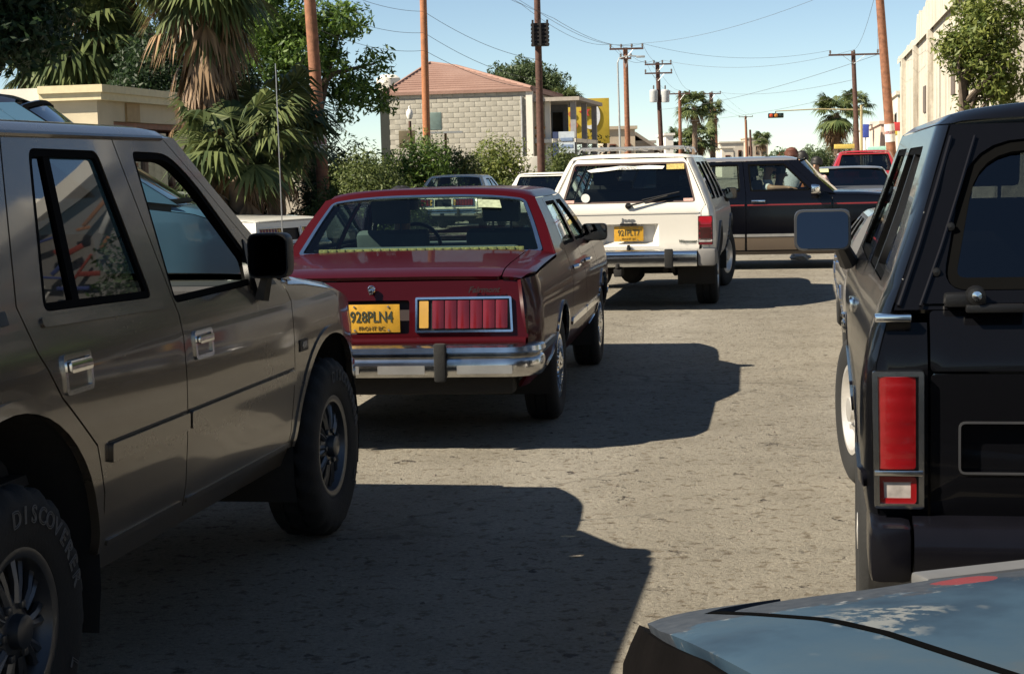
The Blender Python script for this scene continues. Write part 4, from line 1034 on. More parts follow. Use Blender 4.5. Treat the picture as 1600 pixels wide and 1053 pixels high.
for sg in (-1, 1):
    e = [(sg * (yb(z) - .012), z) for z in (1.11, 1.25, 1.40, 1.53)]
    m = MB(); m.tube([(bl.xr(z) - .006, y, z) for y, z in e], .006, 6); m.build('pillar_bead', M_TRIM, rb)
    m = MB(); m.tube([(bl.xr(z) - .014, y - sg * (.052 + .02 * (z - 1.1)), z) for y, z in e], .0045, 6); m.build('hatch_bead', M_TRIM, hatch)
    for z in (1.19, 1.30):
        b = MB(); b.lathe([(0, -.01), (.010, -.008), (.012, .004)], 10, 'x', (bl.xr(z) - .01, sg * (yb(z) - .075), z)); b.build('hatch_bolt', M_BLACK, hatch)
    lk = MB(); lk.box((bl.xr(1.13) - .03, sg * .57, 1.125), (.045, .10, .035), bev=.01); lk.lathe([(0, -.03), (.022, -.024), (.026, .01)], 14, 'x', (bl.xr(1.13) - .045, sg * .545, 1.135)); lk.box((bl.xr(1.1) - .03, sg * .50, 1.105), (.04, .14, .02), bev=.006); lk.build('hatch_latch', M_BLACK, hatch)
    kc = MB(); kc.lathe([(0, -.036), (.012, -.034), (.013, -.02)], 12, 'x', (bl.xr(1.13) - .045, sg * .545, 1.137)); kc.build('latch_lock', M_CHROME, hatch)
    cl = MB(); cl.box((bl.xr(1.08) - .012, sg * .745, 1.083), (.05, .09, .02), bev=.006); cl.build('pillar_foot', M_CHROME, rb)
    # corner post with its tall lamp
    panel('corner_post', [(sg * .662, .56), (sg * yb(.56), .56), (sg * yb(.8), .80), (sg * yb(.97), .97), (sg * yb(1.07), 1.07), (sg * .662, 1.07)], F(0), P_BLACK, rb, res=.06, out=(-1, 0, 0))
    lp = rnd([(sg * .672, .612), (sg * .792, .612), (sg * .797, .955), (sg * .672, .955)], .008, 2)
    tl = panel('tail_light', lp, F(.026), M_WCHROME, rb, holes=[offs(lp, -.013)], res=.05, depth=.03, out=(-1, 0, 0))
    panel('lamp_housing', offs(lp, -.006), F(.008), M_BLACK, tl, res=.1, depth=.002, out=(-1, 0, 0))
    panel('red_lens', rnd([(sg * .692, .712), (sg * .785, .712), (sg * .788, .942), (sg * .692, .942)], .008), lambda u, v: (bl.xr(v) - .018 - .010 * (1 - ((abs(u) - .74) / .06) ** 2) - .0003 * math.sin(v * 160), u, v), M_RED, tl, res=.012, depth=.01, out=(-1, 0, 0))
    bar = MB(); bar.box((bl.xr(.7) - .024, sg * .733, .702), (.012, .118, .014), bev=.003); bar.build('lamp_bar', M_WCHROME, tl)
    rl = rnd([(sg * .690, .624), (sg * .782, .624), (sg * .784, .692), (sg * .690, .692)], .010)
    panel('red_lens', rl, F(.018), M_RED, tl, holes=[offs(rl, -.014)], res=.04, depth=.01, out=(-1, 0, 0))
    panel('reversing_lens', offs(rl, -.014), F(.016), M_CLEAR, tl, res=.03, depth=.006, out=(-1, 0, 0))
    door_mirror(rb, (2.66, sg * .925, 1.20), (.10, .225, .165), sg, simple('mirror_shell', (.08, .08, .085), .3, metal=.6), True, (2.76, sg * .82, 1.06), tilt=.2)
    S = bl.SF(sg); out = (0, sg, 0)
    panel('window_divider', [(1.14, 1.13), (1.19, 1.13), (1.23, 1.515), (1.185, 1.515)], S(-.004), M_BLACK, bl.doors[('quarter', sg)], res=.1, out=out)
    for k, x0, x1 in (('quarter', 1.37, 1.74), ('front_door', 1.76, 3.02), ('quarter', .06, .52)):
        panel('side_moulding', [(x0, .655), (x1, .655), (x1, .69), (x0, .69)], S(.010), M_TRIM, bl.doors[(k, sg)], res=.1, depth=.012, out=out)
    h = MB(); yy = bl.side(1.85, .97); h.box((1.87, sg * (yy + .006), .965), (.15, .02, .045), bev=.006); h.build('door_handle', M_CHROME, bl.doors[('front_door', sg)])
tgo = [(-.655, .575), (.655, .575), (.655, .945), (-.655, .945)]
prc = rnd([(-.585, .70), (.585, .70), (.585, .825), (-.585, .825)], .015)
tg = panel('tailgate', rnd(tgo, .012), F(.004), P_BLACK, rb, holes=[prc], res=.08, out=(-1, 0, 0))
panel('plate_recess', offs(prc, .01), F(-.02), P_BLACK, tg, res=.2, depth=.004, out=(-1, 0, 0))
panel('recess_bead', offs(prc, .0035), F(.008), simple('faint_bead', (.03, .03, .032), .4), tg, holes=[offs(prc, -.002)], res=.1, depth=.004, out=(-1, 0, 0))
panel('tailgate_ledge', rnd([(-.655, .952), (.655, .952), (.655, 1.098), (-.655, 1.098)], .012), F(.004), P_BLACK, rb, res=.08, out=(-1, 0, 0))
bm_ = MB(); bm_.prism(rnd([(-.10, .44), (-.11, .54), (-.085, .585), (.03, .595), (.03, .44)], .02), -.70, .70, 'y'); bb = bm_.build('rear_bumper', M_TRIM, rb)
for sg in (-1, 1):
    e = MB(); e.box((.06, sg * .755, .515), (.32, .105, .145), bev=.03); e.build('bumper_end_cap', M_TRIM, bb)
tpipe = MB(); tpipe.tube([(.0, .45, .33), (.6, .45, .36)], .03, 10); tpipe.build('tailpipe', M_STEEL, rb)
# ------------------------------------------------------------------ black and tan wagon crossing the street
CRO = dict(JEEP)
P_NIGHT = paint('night_paint', (.002, .0022, .004), .18, dirt=(.01, .009, .008), dirt_amt=.03, coat=.05, spec=.3)
P_TAN = paint('tan_paint', (.10, .075, .052), .4, dirt=(.06, .04, .028), dirt_amt=.4, low=.45)
CRO.update(steer=0, W=[(.15, .80), (.22, .83), (.35, .86), (.5, .875), (.8, .88), (.98, .865), (1.04, .845), (1.2, .79), (1.4, .71), (1.55, .645), (1.65, .61)],
    rear=[(.06, .30), (.03, .5), (.03, 1.0), (.06, 1.06), (.30, 1.52)], front=[(4.55, .32), (4.62, .5), (4.62, .86), (4.58, .93)],
    rocker=.26, rail=1.50, top=1.56, belt=1.03, arches=[(.95, .33, .40), (3.72, .33, .40)], paint=P_NIGHT,
    qdiv=[(1.40, .26), (1.42, .55), (1.30, .80), (1.26, 1.0), (1.36, 1.50)], bdiv=[(2.05, .26), (2.05, 1.03), (2.00, 1.50)],
    adiv=[(3.20, .26), (3.22, .98), (3.18, 1.02)], dtop=[(3.06, 1.07), (2.60, 1.50)], aline=[(3.26, 1.03), (2.74, 1.50)],
    ftop=[(3.18, 1.02), (3.6, 1.01), (4.58, .93)],
    wins={'quarter': [(rnd([(.42, 1.09), (1.20, 1.09), (1.27, 1.45), (.55, 1.45)], .03), GLASS_MID)], 'rear_door': [(rnd([(1.37, 1.08), (1.97, 1.08), (1.94, 1.455), (1.43, 1.455)], .02), GLASS)], 'front_door': [(rnd([(2.11, 1.08), (2.95, 1.08), (2.57, 1.455), (2.07, 1.455)], .02), GLASS)]},
    flare=(.008, .03), flaremat=P_NIGHT, wheel=(.33, .21, .19, 'disc', M_STEEL), seatz=.56, seatx=(2.55, 1.62), sill=.05, roofmat=paint('roof_reflection_grey', (.13, .13, .14), .4, dirt_amt=.1), sillmat=P_TAN, tuck=.02)  # roof colour greyed to paint in the reflection on black enamel
cr = wagon('station_wagon', 'black and tan four-door wagon crossing the street, side on, with red pinstripe', (1.42, 24.15), 101.0, CRO, 'car')
rc_ = cr.root
P_STRIPE = simple('red_stripe', (.15, .013, .015), .4)
for sg in (-1, 1):
    S = cr.SF(sg); out = (0, sg, 0)
    for k, x0, x1 in (('quarter', .10, 1.24), ('rear_door', 1.32, 2.04), ('front_door', 2.06, 3.21), ('front_fender', 3.23, 4.5)):
        d = cr.doors[(k, sg)]
        panel('pinstripe', [(x0 + .01, .885), (x1 - .01, .885), (x1 - .01, .905), (x0 + .01, .905)], S(.003), P_STRIPE, d, res=.15, depth=.003, out=out)
        if k in ('rear_door', 'front_door'):
            a0 = x0 if k != 'rear_door' else 1.425
            panel('lower_panel', [(a0, .275), (x1 - .015, .275), (x1 - .008, .455), (a0, .455)], S(.006), P_TAN, d, res=.12, depth=.006, out=out)
            panel('side_trim', [(a0, .458), (x1 - .008, .458), (x1 - .008, .495), (a0, .495)], S(.012), M_ALU, d, res=.15, depth=.012, out=out)
    for k, xh in (('rear_door', 1.44), ('front_door', 2.13)):
        h = MB(); yy = cr.side(xh, .95); h.box((xh + .09, sg * (yy + .012), .945), (.19, .03, .035), bev=.01); h.build('door_handle', M_CHROME, cr.doors[(k, sg)])
    b = MB(); b.box((1.49, sg * (cr.side(1.5, 1.27) - .012), 1.265), (.025, .02, .38)); b.build('window_divider', M_BLACK, cr.doors[('rear_door', sg)])
    door_mirror(rc_, (3.0, sg * .97, 1.10), (.12, .16, .13), sg, M_CHROME, True, (3.05, sg * .86, 1.05))
panel('tailgate', [(-.80, .30), (.80, .30), (.80, 1.0), (.60, 1.48), (-.60, 1.48), (-.80, 1.0)], cr.RF(0), P_NIGHT, rc_, holes=[rnd([(-.66, 1.10), (.66, 1.10), (.56, 1.44), (-.56, 1.44)], .04)], res=.15, out=(-1, 0, 0))
window(rc_, rnd([(-.66, 1.10), (.66, 1.10), (.56, 1.44), (-.56, 1.44)], .04), lambda off: cr.RF(off), GLASS_MID, (-1, 0, 0), name='rear_window')
for sg in (-1, 1): panel('tail_light', rnd([(sg * .70, .55), (sg * .81, .55), (sg * .81, .88), (sg * .70, .88)], .01), cr.RF(.012), M_RED, rc_, res=.1, out=(-1, 0, 0))
jn = seated(2.46, -.38, .64, (.9, -.4, 0), hands={'r': (2.66, -.74, 1.12), 'elr': (2.40, -.70, 1.12)})
person('person', 'passenger in a pale grey shirt with an elbow on the crossing wagon window sill', to_world(jn, rc_), simple('pale_grey_shirt', (.55, .55, .56), .85), M_INK, SKIN, HAIR)
person('person', 'driver in a blue shirt behind the wheel of the crossing wagon', to_world(seated(2.60, .36, .55), rc_), simple('denim_shirt', (.08, .16, .30), .85), M_INK, SKIN, HAIR)

# ------------------------------------------------------------------ worn blue car nosing in at lower right
def worn_paint():
    m, nt, b = mat_base('worn_blue_paint')
    v = coords(nt)
    n1 = noise(nt, v, 2.6, 5, .6); n2 = noise(nt, v, 9, 7, .65); n3 = noise(nt, v, 45, 5, .6)
    blue = ramp(nt, n1.outputs[0], [(.32, (.013, .025, .042)), (.48, (.026, .050, .077)), (.6, (.032, .055, .078)), (.72, (.045, .057, .066))])
    # bare primer wears through along the nose; big blotches
    s = nd(nt, 'ShaderNodeSeparateXYZ'); nt.links.new(v, s.inputs[0])
    mr = nd(nt, 'ShaderNodeMapRange'); mr.inputs['From Min'].default_value = 4.56; mr.inputs['From Max'].default_value = 4.86; nt.links.new(s.outputs[0], mr.inputs['Value'])
    ad = nd(nt, 'ShaderNodeMath', operation='MULTIPLY_ADD'); nt.links.new(n2.outputs[0], ad.inputs[0]); ad.inputs[1].default_value = 1.3; nt.links.new(mr.outputs[0], ad.inputs[2])
    f = ramp(nt, ad.outputs[0], [(.94, (0, 0, 0)), (1.10, (1, 1, 1))])
    prim = ramp(nt, n3.outputs[0], [(.3, (.020, .026, .036)), (.7, (.04, .047, .058))])
    c1 = mixc(nt, f, blue, prim)
    # pale scuffs just at the edge of the worn patches
    f2 = ramp(nt, ad.outputs[0], [(.86, (0, 0, 0)), (.97, (.6, .6, .6)), (1.03, (0, 0, 0))])
    f3 = ramp(nt, n3.outputs[0], [(.54, (0, 0, 0)), (.66, (1, 1, 1))])
    mm_ = mixc(nt, 1.0, f2, f3, 'MULTIPLY')
    c2 = mixc(nt, mm_, c1, (.26, .26, .25))
    n5 = noise(nt, v, 4.2, 3); f5 = mixc(nt, 1.0, ramp(nt, n5.outputs[0], [(.60, (0, 0, 0)), (.66, (1, 1, 1))]), ramp(nt, n3.outputs[0], [(.46, (0, 0, 0)), (.54, (.8, .8, .8))]), 'MULTIPLY')
    c2 = mixc(nt, f5, c2, (.15, .155, .15))
    # oval of red filler at the nose
    mp = nd(nt, 'ShaderNodeMapping'); mp.vector_type = 'POINT'; nt.links.new(v, mp.inputs[0])
    mp.inputs['Location'].default_value = (-4.70 / .085, -.33 / .085, -.9 / .6); mp.inputs['Scale'].default_value = (1 / .085, 1 / .085, 1 / .6)
    ln = nd(nt, 'ShaderNodeVectorMath', operation='LENGTH'); nt.links.new(mp.outputs[0], ln.inputs[0])
    ad2 = nd(nt, 'ShaderNodeMath', operation='MULTIPLY_ADD'); nt.links.new(n2.outputs[0], ad2.inputs[0]); ad2.inputs[1].default_value = .9; nt.links.new(ln.outputs['Value'], ad2.inputs[2])
    f4 = ramp(nt, ad2.outputs[0], [(.0, (1, 1, 1)), (1.15, (.9, .9, .9)), (1.35, (0, 0, 0))])
    c3 = mixc(nt, f4, c2, (.13, .022, .026))
    nt.links.new(c3, b.inputs['Base Color'])
    nt.links.new(ramp(nt, ad.outputs[0], [(.8, (.62, .62, .62)), (1.1, (.8, .8, .8))]), b.inputs['Roughness'])
    b.inputs['Specular IOR Level'].default_value = .18; b.inputs['Coat Weight'].default_value = .03; b.inputs['Coat Roughness'].default_value = .2
    bump(nt, b, n2.outputs[0], .12, .006)
    return m
P_WORN = worn_paint()
bc = sedan('old_car', 'old blue car with worn patchy bonnet at the lower right corner', (2.425, -2.046), -18.3, P_WORN, nohood=True, rearred=False)
rbc = bc.root; rbc.scale = (1, 1, .985)
fz = lerpf(bc.spec['ftop'])
def HT(off=0):
    def f(x, y):
        yh = bc.side(x, fz(x)) + .004; t = min(.999, abs(y) / yh)
        e = 1 - .85 * max(0, 1 - (4.90 - x) / .30) ** 2.6
        crease = .012 * math.exp(-((abs(y) - .30) / .05) ** 2)
        return (x, y, fz(x) + (.03 * (1 - t ** 2.6) ** (1 / 2.6) + crease * .4) * e + off)
    return f
bon = panel('bonnet', rnd([(3.58, -.60), (4.4, -.635), (4.74, -.69), (4.84, -.52), (4.885, -.2), (4.885, .2), (4.84, .52), (4.74, .69), (4.4, .635), (3.58, .60)], .05), HT(0), P_WORN, rbc, res=.04, depth=.02, out=(0, 0, 1))
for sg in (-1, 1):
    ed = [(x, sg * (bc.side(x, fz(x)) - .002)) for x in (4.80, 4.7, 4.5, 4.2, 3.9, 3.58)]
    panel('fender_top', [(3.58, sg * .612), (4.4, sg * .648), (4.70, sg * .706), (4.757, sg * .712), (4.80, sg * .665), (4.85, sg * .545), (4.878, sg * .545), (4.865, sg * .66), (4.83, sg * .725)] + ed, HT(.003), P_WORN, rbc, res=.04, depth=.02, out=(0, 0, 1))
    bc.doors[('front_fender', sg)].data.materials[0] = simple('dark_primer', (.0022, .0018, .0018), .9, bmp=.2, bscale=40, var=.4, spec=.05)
    panel('gap_shade_strip', [(3.58, sg * .600), (4.4, sg * .634), (4.70, sg * .690), (4.742, sg * .692), (4.752, sg * .708), (4.70, sg * .704), (4.4, sg * .647), (3.58, sg * .611)], HT(.0045), simple('gap_shade_black', (.0015, .0015, .0015), .95, spec=.02), rbc, res=.04, depth=.012, out=(0, 0, 1))  # black strip painted in for the shade inside the bonnet gap
gh = MB()
gh.box((4.90, 0, .832), (.05, .56, .03), bev=.014); gs = gh.build('grille_shell', simple('dull_shell', (.16, .16, .16), .5, metal=.5), rbc)
# ------------------------------------------------------------------ other vehicles along the street
P_PALE = paint('parked_white_paint', (.66, .65, .60), .35, dirt_amt=.25)
wc = sedan('parked_car', 'white parked coupe with dark glass seen over the taupe vehicle bonnet', (-2.95, 22.9), -62.0, P_PALE, glassm=GLASS_DARK, rearred=False)
wc.root.scale = (1, 1, .93)
VAN = dict(CRO)
P_NAVY = paint('van_blue_paint', (.07, .16, .25), .3, dirt_amt=.1)
VAN.update(rear=[(.06, .30), (.03, .5), (.03, 1.0), (.05, 1.2), (.10, 1.84)], front=[(4.38, .32), (4.45, .5), (4.45, .9), (4.42, .98)],
    W=[(.15, .80), (.22, .83), (.35, .86), (.5, .875), (.8, .88), (1.1, .87), (1.3, .84), (1.6, .77), (1.84, .70), (2.0, .66)], rail=1.82, top=1.90, belt=1.15,
    arches=[(.85, .33, .40), (3.30, .33, .40)], qdiv=[(1.40, .26), (1.42, .6), (1.36, 1.1), (1.36, 1.82)], bdiv=[(2.4, .26), (2.4, 1.1), (2.36, 1.82)], adiv=[(2.86, .26), (2.87, .6), (3.7, 1.0), (3.78, 1.12)],
    dtop=[(3.66, 1.18), (2.72, 1.82)], aline=[(4.0, 1.14), (2.88, 1.82)], ftop=[(3.78, 1.12), (4.1, 1.08), (4.42, .98)], paint=P_NAVY, roofmat=paint('van_roof_navy', (.012, .018, .035), .3, dirt_amt=.05), sillmat=P_NAVY,
    wins={'quarter': [(rnd([(.25, 1.22), (1.28, 1.22), (1.28, 1.74), (.30, 1.74)], .04), GLASS_DARK)], 'rear_door': [(rnd([(1.46, 1.22), (2.32, 1.22), (2.30, 1.74), (1.46, 1.74)], .04), GLASS_DARK)], 'front_door': [(rnd([(2.48, 1.20), (3.44, 1.20), (2.70, 1.74), (2.46, 1.74)], .04), GLASS_DARK)]}, wsglass=GLASS_DARK, seatx=(2.8, 1.7))
vn = wagon('parked_van', 'blue van with raked dark windscreen rising behind the taupe vehicle roof', (-6.46, 12.27), 82.0, VAN, 'van'); vn.root.scale = (1, 1, 1.12)
panel('tailgate', [(-.80, .30), (.80, .30), (.82, 1.0), (.66, 1.80), (-.66, 1.80), (-.82, 1.0)], vn.RF(0), P_NAVY, vn.root, res=.2, out=(-1, 0, 0))
P_CRIM = paint('crimson_paint', (.28, .012, .02), .3, dirt_amt=.12)
REDS = dict(JEEP); REDS.update(paint=P_CRIM, roofmat=P_CRIM, flaremat=P_CRIM, wins={k: [(w, GLASS_DARK) for w, g in v] for k, v in JEEP['wins'].items()})
p = at(1352, 240, 44.0)
rs_ = wagon('sport_utility_vehicle', 'red-roofed sport utility vehicle with dark rear glass beyond the crossing wagon', (p.x, 44.0), 10.2, REDS)
rs_.root.scale = (1.05, 1.05, 1.08)
gt = panel('tailgate', [(-.78, .58), (.78, .58), (.80, 1.0), (.60, 1.53), (-.60, 1.53), (-.80, 1.0)], rs_.RF(0), P_CRIM, rs_.root, holes=[glo], res=.15, out=(-1, 0, 0))
window(rs_.root, glo, lambda off: rs_.RF(off), GLASS_DARK, (-1, 0, .2), name='rear_window')
for sg in (-1, 1): panel('tail_light', rnd([(sg * .71, .66), (sg * .79, .66), (sg * .79, .95), (sg * .71, .95)], .01), rs_.RF(.012), M_RED, rs_.root, res=.1, out=(-1, 0, 0))
P_SILV = paint('silver_paint', (.30, .31, .32), .3, metal=.6, dirt_amt=.15)
p = at(1350, 290, 30.0)
sv = sedan('sedan_car', 'silver car facing the camera with a sticker on its dark windscreen', (p.x + .6, 35.2), 188.0, P_SILV, glassm=GLASS_DARK, rearred=False)
panel('windscreen_sticker', [(-.62, 1.22), (-.40, 1.22), (-.40, 1.28), (-.62, 1.28)], lambda u, v: (3.60 - (v - .945) * 1.37 + .10, u, v + .04), simple('lime_sticker', (.5, .55, .25), .6, var=.3, vscale=40), sv.root, res=.1, depth=.001, out=(1, 0, 1))
P_GREY = paint('grey_paint', (.10, .10, .10), .35, dirt_amt=.3)
gc = sedan('sedan_car', 'low grey car waiting ahead of the black vehicle, only its wheel showing', (3.10, 10.9), 10.2, P_GREY, rearred=False, wheelspec=(.315, .20, .18, 'disc', simple('bright_alloy', (.62, .60, .57), .3, metal=.6)))
gc.root.scale = (1, 1, .80)
p = at(712, 285, 40.0)
w2 = sedan('parked_car', 'cream parked car whose roof shows just above the maroon saloon', (p.x - .3, 39.2), 9.0, paint('cream_paint', (.62, .56, .44), .4, dirt_amt=.3), rearred=False)
p = at(863, 290, 37.0)
w3 = wagon('parked_van', 'small white van parked at the left kerb behind the white wagon', (p.x - .2, 37.0), 10.2, dict(JEEP, paint=P_PALE, roofmat=P_PALE), 'van'); w3.root.scale = (1, 1, .86)
panel('tailgate', [(-.78, .58), (.78, .58), (.80, 1.0), (.60, 1.53), (-.60, 1.53), (-.80, 1.0)], w3.RF(0), P_PALE, w3.root, holes=[glo], res=.15, out=(-1, 0, 0))
window(w3.root, glo, lambda off: w3.RF(off), GLASS_DARK, (-1, 0, .2), name='rear_window')
# ------------------------------------------------------------------ people in the street
def standing(x, y, h=1.66, face=(0, -1, 0), swing=.1):
    k = h / 1.72; f = Vector(face).normalized(); l = Vector((0, 0, 1)).cross(f)
    def q(a, b, c): v = Vector((x, y, 0)) + f * a * k + l * b * k; return (v.x, v.y, c * k)
    j = dict(pelvis=q(0, 0, .95), waist=q(0, 0, 1.10), chest=q(0, 0, 1.27), collar=q(0, 0, 1.41), neck=q(0, 0, 1.47), jaw=q(.02, 0, 1.54), head=q(.02, 0, 1.61), crown=q(.01, 0, 1.68), face=tuple(f))
    for s, g in (('l', 1), ('r', -1)):
        w = swing * g
        j['sh' + s] = q(0, .19 * g, 1.36); j['el' + s] = q(-.02 - w, .23 * g, 1.08); j['wr' + s] = q(.08 - w, .23 * g, .86); j['ha' + s] = q(.11 - w, .23 * g, .80)
        j['hi' + s] = q(0, .09 * g, .90); j['kn' + s] = q(.04 + w, .10 * g, .50); j['an' + s] = q(w * 1.2, .10 * g, .09); j['to' + s] = q(.13 + w * 1.2, .11 * g, .045)
    return j
for px, Y, h, sh, pn, hr, lab, lg in ((1253, 28.5, 1.60, (.42, .13, .04), (.03, .03, .05), HAIR, 'pedestrian in an orange top beyond the crossing wagon windscreen', True),
                                  (1276, 31.0, 1.50, (.55, .36, .33), (.10, .10, .12), HAIR, 'pedestrian in a pink top nearest the silver car', False),
                                  (1237, 27.6, 1.66, (.42, .43, .46), (.05, .05, .06), simple('auburn_hair', (.10, .035, .02), .5, bmp=.5, bscale=100), 'auburn-haired pedestrian behind the crossing wagon roof', True)):
    q = at(px, 260, Y)
    person('person', lab, standing(q.x, Y, h, (-.5, -.8, 0)), simple('top_%d' % px, sh, .85), simple('trousers_%d' % px, pn, .85), SKIN, hr, hairlong=lg)
# crumpled bag on the road
bm = bmesh.new(); bmesh.ops.create_icosphere(bm, subdivisions=3, radius=1)
for v in bm.verts:
    n_ = v.co.normalized(); k = 1 + .35 * math.sin(7 * n_.x + 3 * n_.y) * math.cos(5 * n_.z + 4 * n_.x) + random.uniform(-.14, .14)
    v.co = Vector((n_.x * .14 * k, n_.y * .10 * k, max(0, n_.z * .06 * k + .045)))
me = bpy.data.meshes.new('litter_bag'); bm.to_mesh(me); bm.free()
q = at(1251, 405, 23.0); 
tag(link('litter_bag', me, simple('white_plastic', (.72, .70, .67), .5), None, (at(1251, 404, 24.7).x, 24.7, .012)), 'crumpled white plastic bag on the road under the crossing wagon', 'litter')
# ------------------------------------------------------------------ the street: ground, road, pavements
YAW = R(10.2); SC, SS = math.cos(YAW), math.sin(YAW)
def st(s, t, z=0.0):
    """street coordinates: s metres up the street, t metres to the right of its line"""
    return Vector((t * SC + s * SS, s * SC - t * SS, z))
def st_of(p): return (p.x * SS + p.y * SC, p.x * SC - p.y * SS)
def sheet(name, pts, z, mat, thick=0):
    m = MB()
    if thick:
        n = len(pts); vs = [st(s, t, z) for s, t in pts] + [st(s, t, z - thick) for s, t in pts]
        m.add(vs, [tuple(range(n))] + [(i, (i + 1) % n, (i + 1) % n + n, i + n) for i in range(n)])
    else: m.add([st(s, t, z) for s, t in pts], [tuple(range(len(pts)))])
    o = m.build(name, mat)
    if o.data.polygons[0].normal.z < 0: o.data.flip_normals()
    return tag(o, kind='structure')
def road_mat():
    m, nt, b = mat_base('worn_asphalt')
    v = coords(nt)
    big = noise(nt, v, .22, 4, .55); mid = noise(nt, v, 2.3, 6, .6); fine = noise(nt, v, 55, 5, .7); grit = noise(nt, v, 260, 3, .7)
    base = ramp(nt, mid.outputs[0], [(.25, (.165, .148, .120)), (.5, (.225, .206, .172)), (.75, (.27, .25, .21))])
    base = mixc(nt, ramp(nt, big.outputs[0], [(.35, (0, 0, 0)), (.7, (.55, .55, .55))]), base, (.285, .265, .222))
    g = ramp(nt, fine.outputs[0], [(.30, (.40, .38, .36)), (.44, (.85, .85, .85)), (.60, (1, 1, 1)), (.75, (1.4, 1.36, 1.28))])
    base = mixc(nt, 1.0, base, g, 'MULTIPLY')
    base = mixc(nt, .6, base, ramp(nt, grit.outputs[0], [(.3, (.62, .62, .62)), (.7, (1.25, 1.25, 1.25))]), 'MULTIPLY')
    blot = noise(nt, v, 17, 4, .6)
    base = mixc(nt, 1.0, base, ramp(nt, blot.outputs[0], [(.28, (.42, .37, .33)), (.38, (.68, .63, .58)), (.44, (1, 1, 1)), (.64, (1.02, 1.01, 1.0)), (.74, (1.25, 1.22, 1.18))]), 'MULTIPLY')
    # dark pits where stones have come out
    vo = nd(nt, 'ShaderNodeTexVoronoi'); vo.inputs['Scale'].default_value = 8.5; vo.inputs['Randomness'].default_value = 1.0
    dv = noise(nt, v, 6, 4); dm = nd(nt, 'ShaderNodeVectorMath', operation='MULTIPLY_ADD'); nt.links.new(dv.outputs['Color'], dm.inputs[0]); dm.inputs[1].default_value = (.35, .35, 0); nt.links.new(v, dm.inputs[2]); nt.links.new(dm.outputs[0], vo.inputs['Vector'])
    nz = noise(nt, v, 30, 3); a = nd(nt, 'ShaderNodeMath', operation='MULTIPLY_ADD'); nt.links.new(nz.outputs[0], a.inputs[0]); a.inputs[1].default_value = .55; nt.links.new(vo.outputs['Distance'], a.inputs[2])
    sepc = nd(nt, 'ShaderNodeSeparateColor'); nt.links.new(vo.outputs['Color'], sepc.inputs[0])
    sel = ramp(nt, sepc.outputs[0], [(.45, (0, 0, 0)), (.58, (1, 1, 1))])
    pit = ramp(nt, a.outputs[0], [(.36, (1, 1, 1)), (.50, (0, 0, 0))])
    pm = mixc(nt, 1.0, pit, sel, 'MULTIPLY'); pm2 = mixc(nt, 1.0, pm, ramp(nt, noise(nt, v, .8, 4).outputs[0], [(.34, (.10, .10, .10)), (.58, (.95, .95, .95))]), 'MULTIPLY')
    base = mixc(nt, pm2, base, (.045, .037, .032))
    # darker tar bands and an oil-stained lane centre
    oil = noise(nt, v, .9, 6, .65)
    base = mixc(nt, ramp(nt, oil.outputs[0], [(.58, (0, 0, 0)), (.75, (.35, .35, .35))]), base, (.07, .063, .055))
    # long cracks, wheel-polished lanes and oil drips
    cv = nd(nt, 'ShaderNodeTexVoronoi'); cv.feature = 'DISTANCE_TO_EDGE'; cv.inputs['Scale'].default_value = .42
    cn = noise(nt, v, 1.7, 5); cm = nd(nt, 'ShaderNodeVectorMath', operation='MULTIPLY_ADD'); nt.links.new(cn.outputs['Color'], cm.inputs[0]); cm.inputs[1].default_value = (.9, .9, 0); nt.links.new(v, cm.inputs[2]); nt.links.new(cm.outputs[0], cv.inputs['Vector'])
    crk = mixc(nt, 1.0, ramp(nt, cv.outputs['Distance'], [(.003, (.45, .45, .45)), (.010, (0, 0, 0))]), ramp(nt, noise(nt, v, .5, 3).outputs[0], [(.45, (0, 0, 0)), (.6, (1, 1, 1))]), 'MULTIPLY')
    base = mixc(nt, crk, base, (.05, .043, .037))
    rot = nd(nt, 'ShaderNodeMapping'); rot.inputs['Rotation'].default_value = (0, 0, YAW); nt.links.new(v, rot.inputs[0]); sx_ = nd(nt, 'ShaderNodeSeparateXYZ'); nt.links.new(rot.outputs[0], sx_.inputs[0])
    wv = nd(nt, 'ShaderNodeMath', operation='SINE'); wm = nd(nt, 'ShaderNodeMath', operation='MULTIPLY'); wm.inputs[1].default_value = 3.9; nt.links.new(sx_.outputs[0], wm.inputs[0]); nt.links.new(wm.outputs[0], wv.inputs[0])
    base = mixc(nt, 1.0, base, ramp(nt, wv.outputs[0], [(.0, (.93, .92, .90)), (1.0, (1.06, 1.06, 1.06))]), 'MULTIPLY')
    dr = noise(nt, v, 4.6, 3, .5); base = mixc(nt, ramp(nt, dr.outputs[0], [(.67, (0, 0, 0)), (.74, (.5, .5, .5))]), base, (.06, .052, .045))
    nt.links.new(base, b.inputs['Base Color']); b.inputs['Roughness'].default_value = .9; b.inputs['Specular IOR Level'].default_value = .25
    h = mixc(nt, .45, mixc(nt, .4, fine.outputs[0], grit.outputs[0]), blot.outputs[0]); h2 = mixc(nt, pm2, h, (0, 0, 0))
    bump(nt, b, h2, 1.0, .03)
    return m
M_ROAD = road_mat()
M_DIRT = simple('dry_dirt', (.20, .17, .125), .95, var=.25, vscale=.6, bmp=.5, bscale=12)
M_PAVE = simple('pavement_concrete', (.26, .245, .215), .9, var=.15, vscale=1.5, bmp=.3, bscale=25)
m = MB(); m.add([(-2500, -600, -.06), (2500, -600, -.06), (2500, 5000, -.06), (-2500, 5000, -.06)], [(0, 1, 2, 3)])
tag(m.build('ground', M_DIRT), kind='structure')
sheet('road', [(-40, -10.0), (-40, 3.3), (700, 3.3), (700, -10.0)], 0.0, M_ROAD)
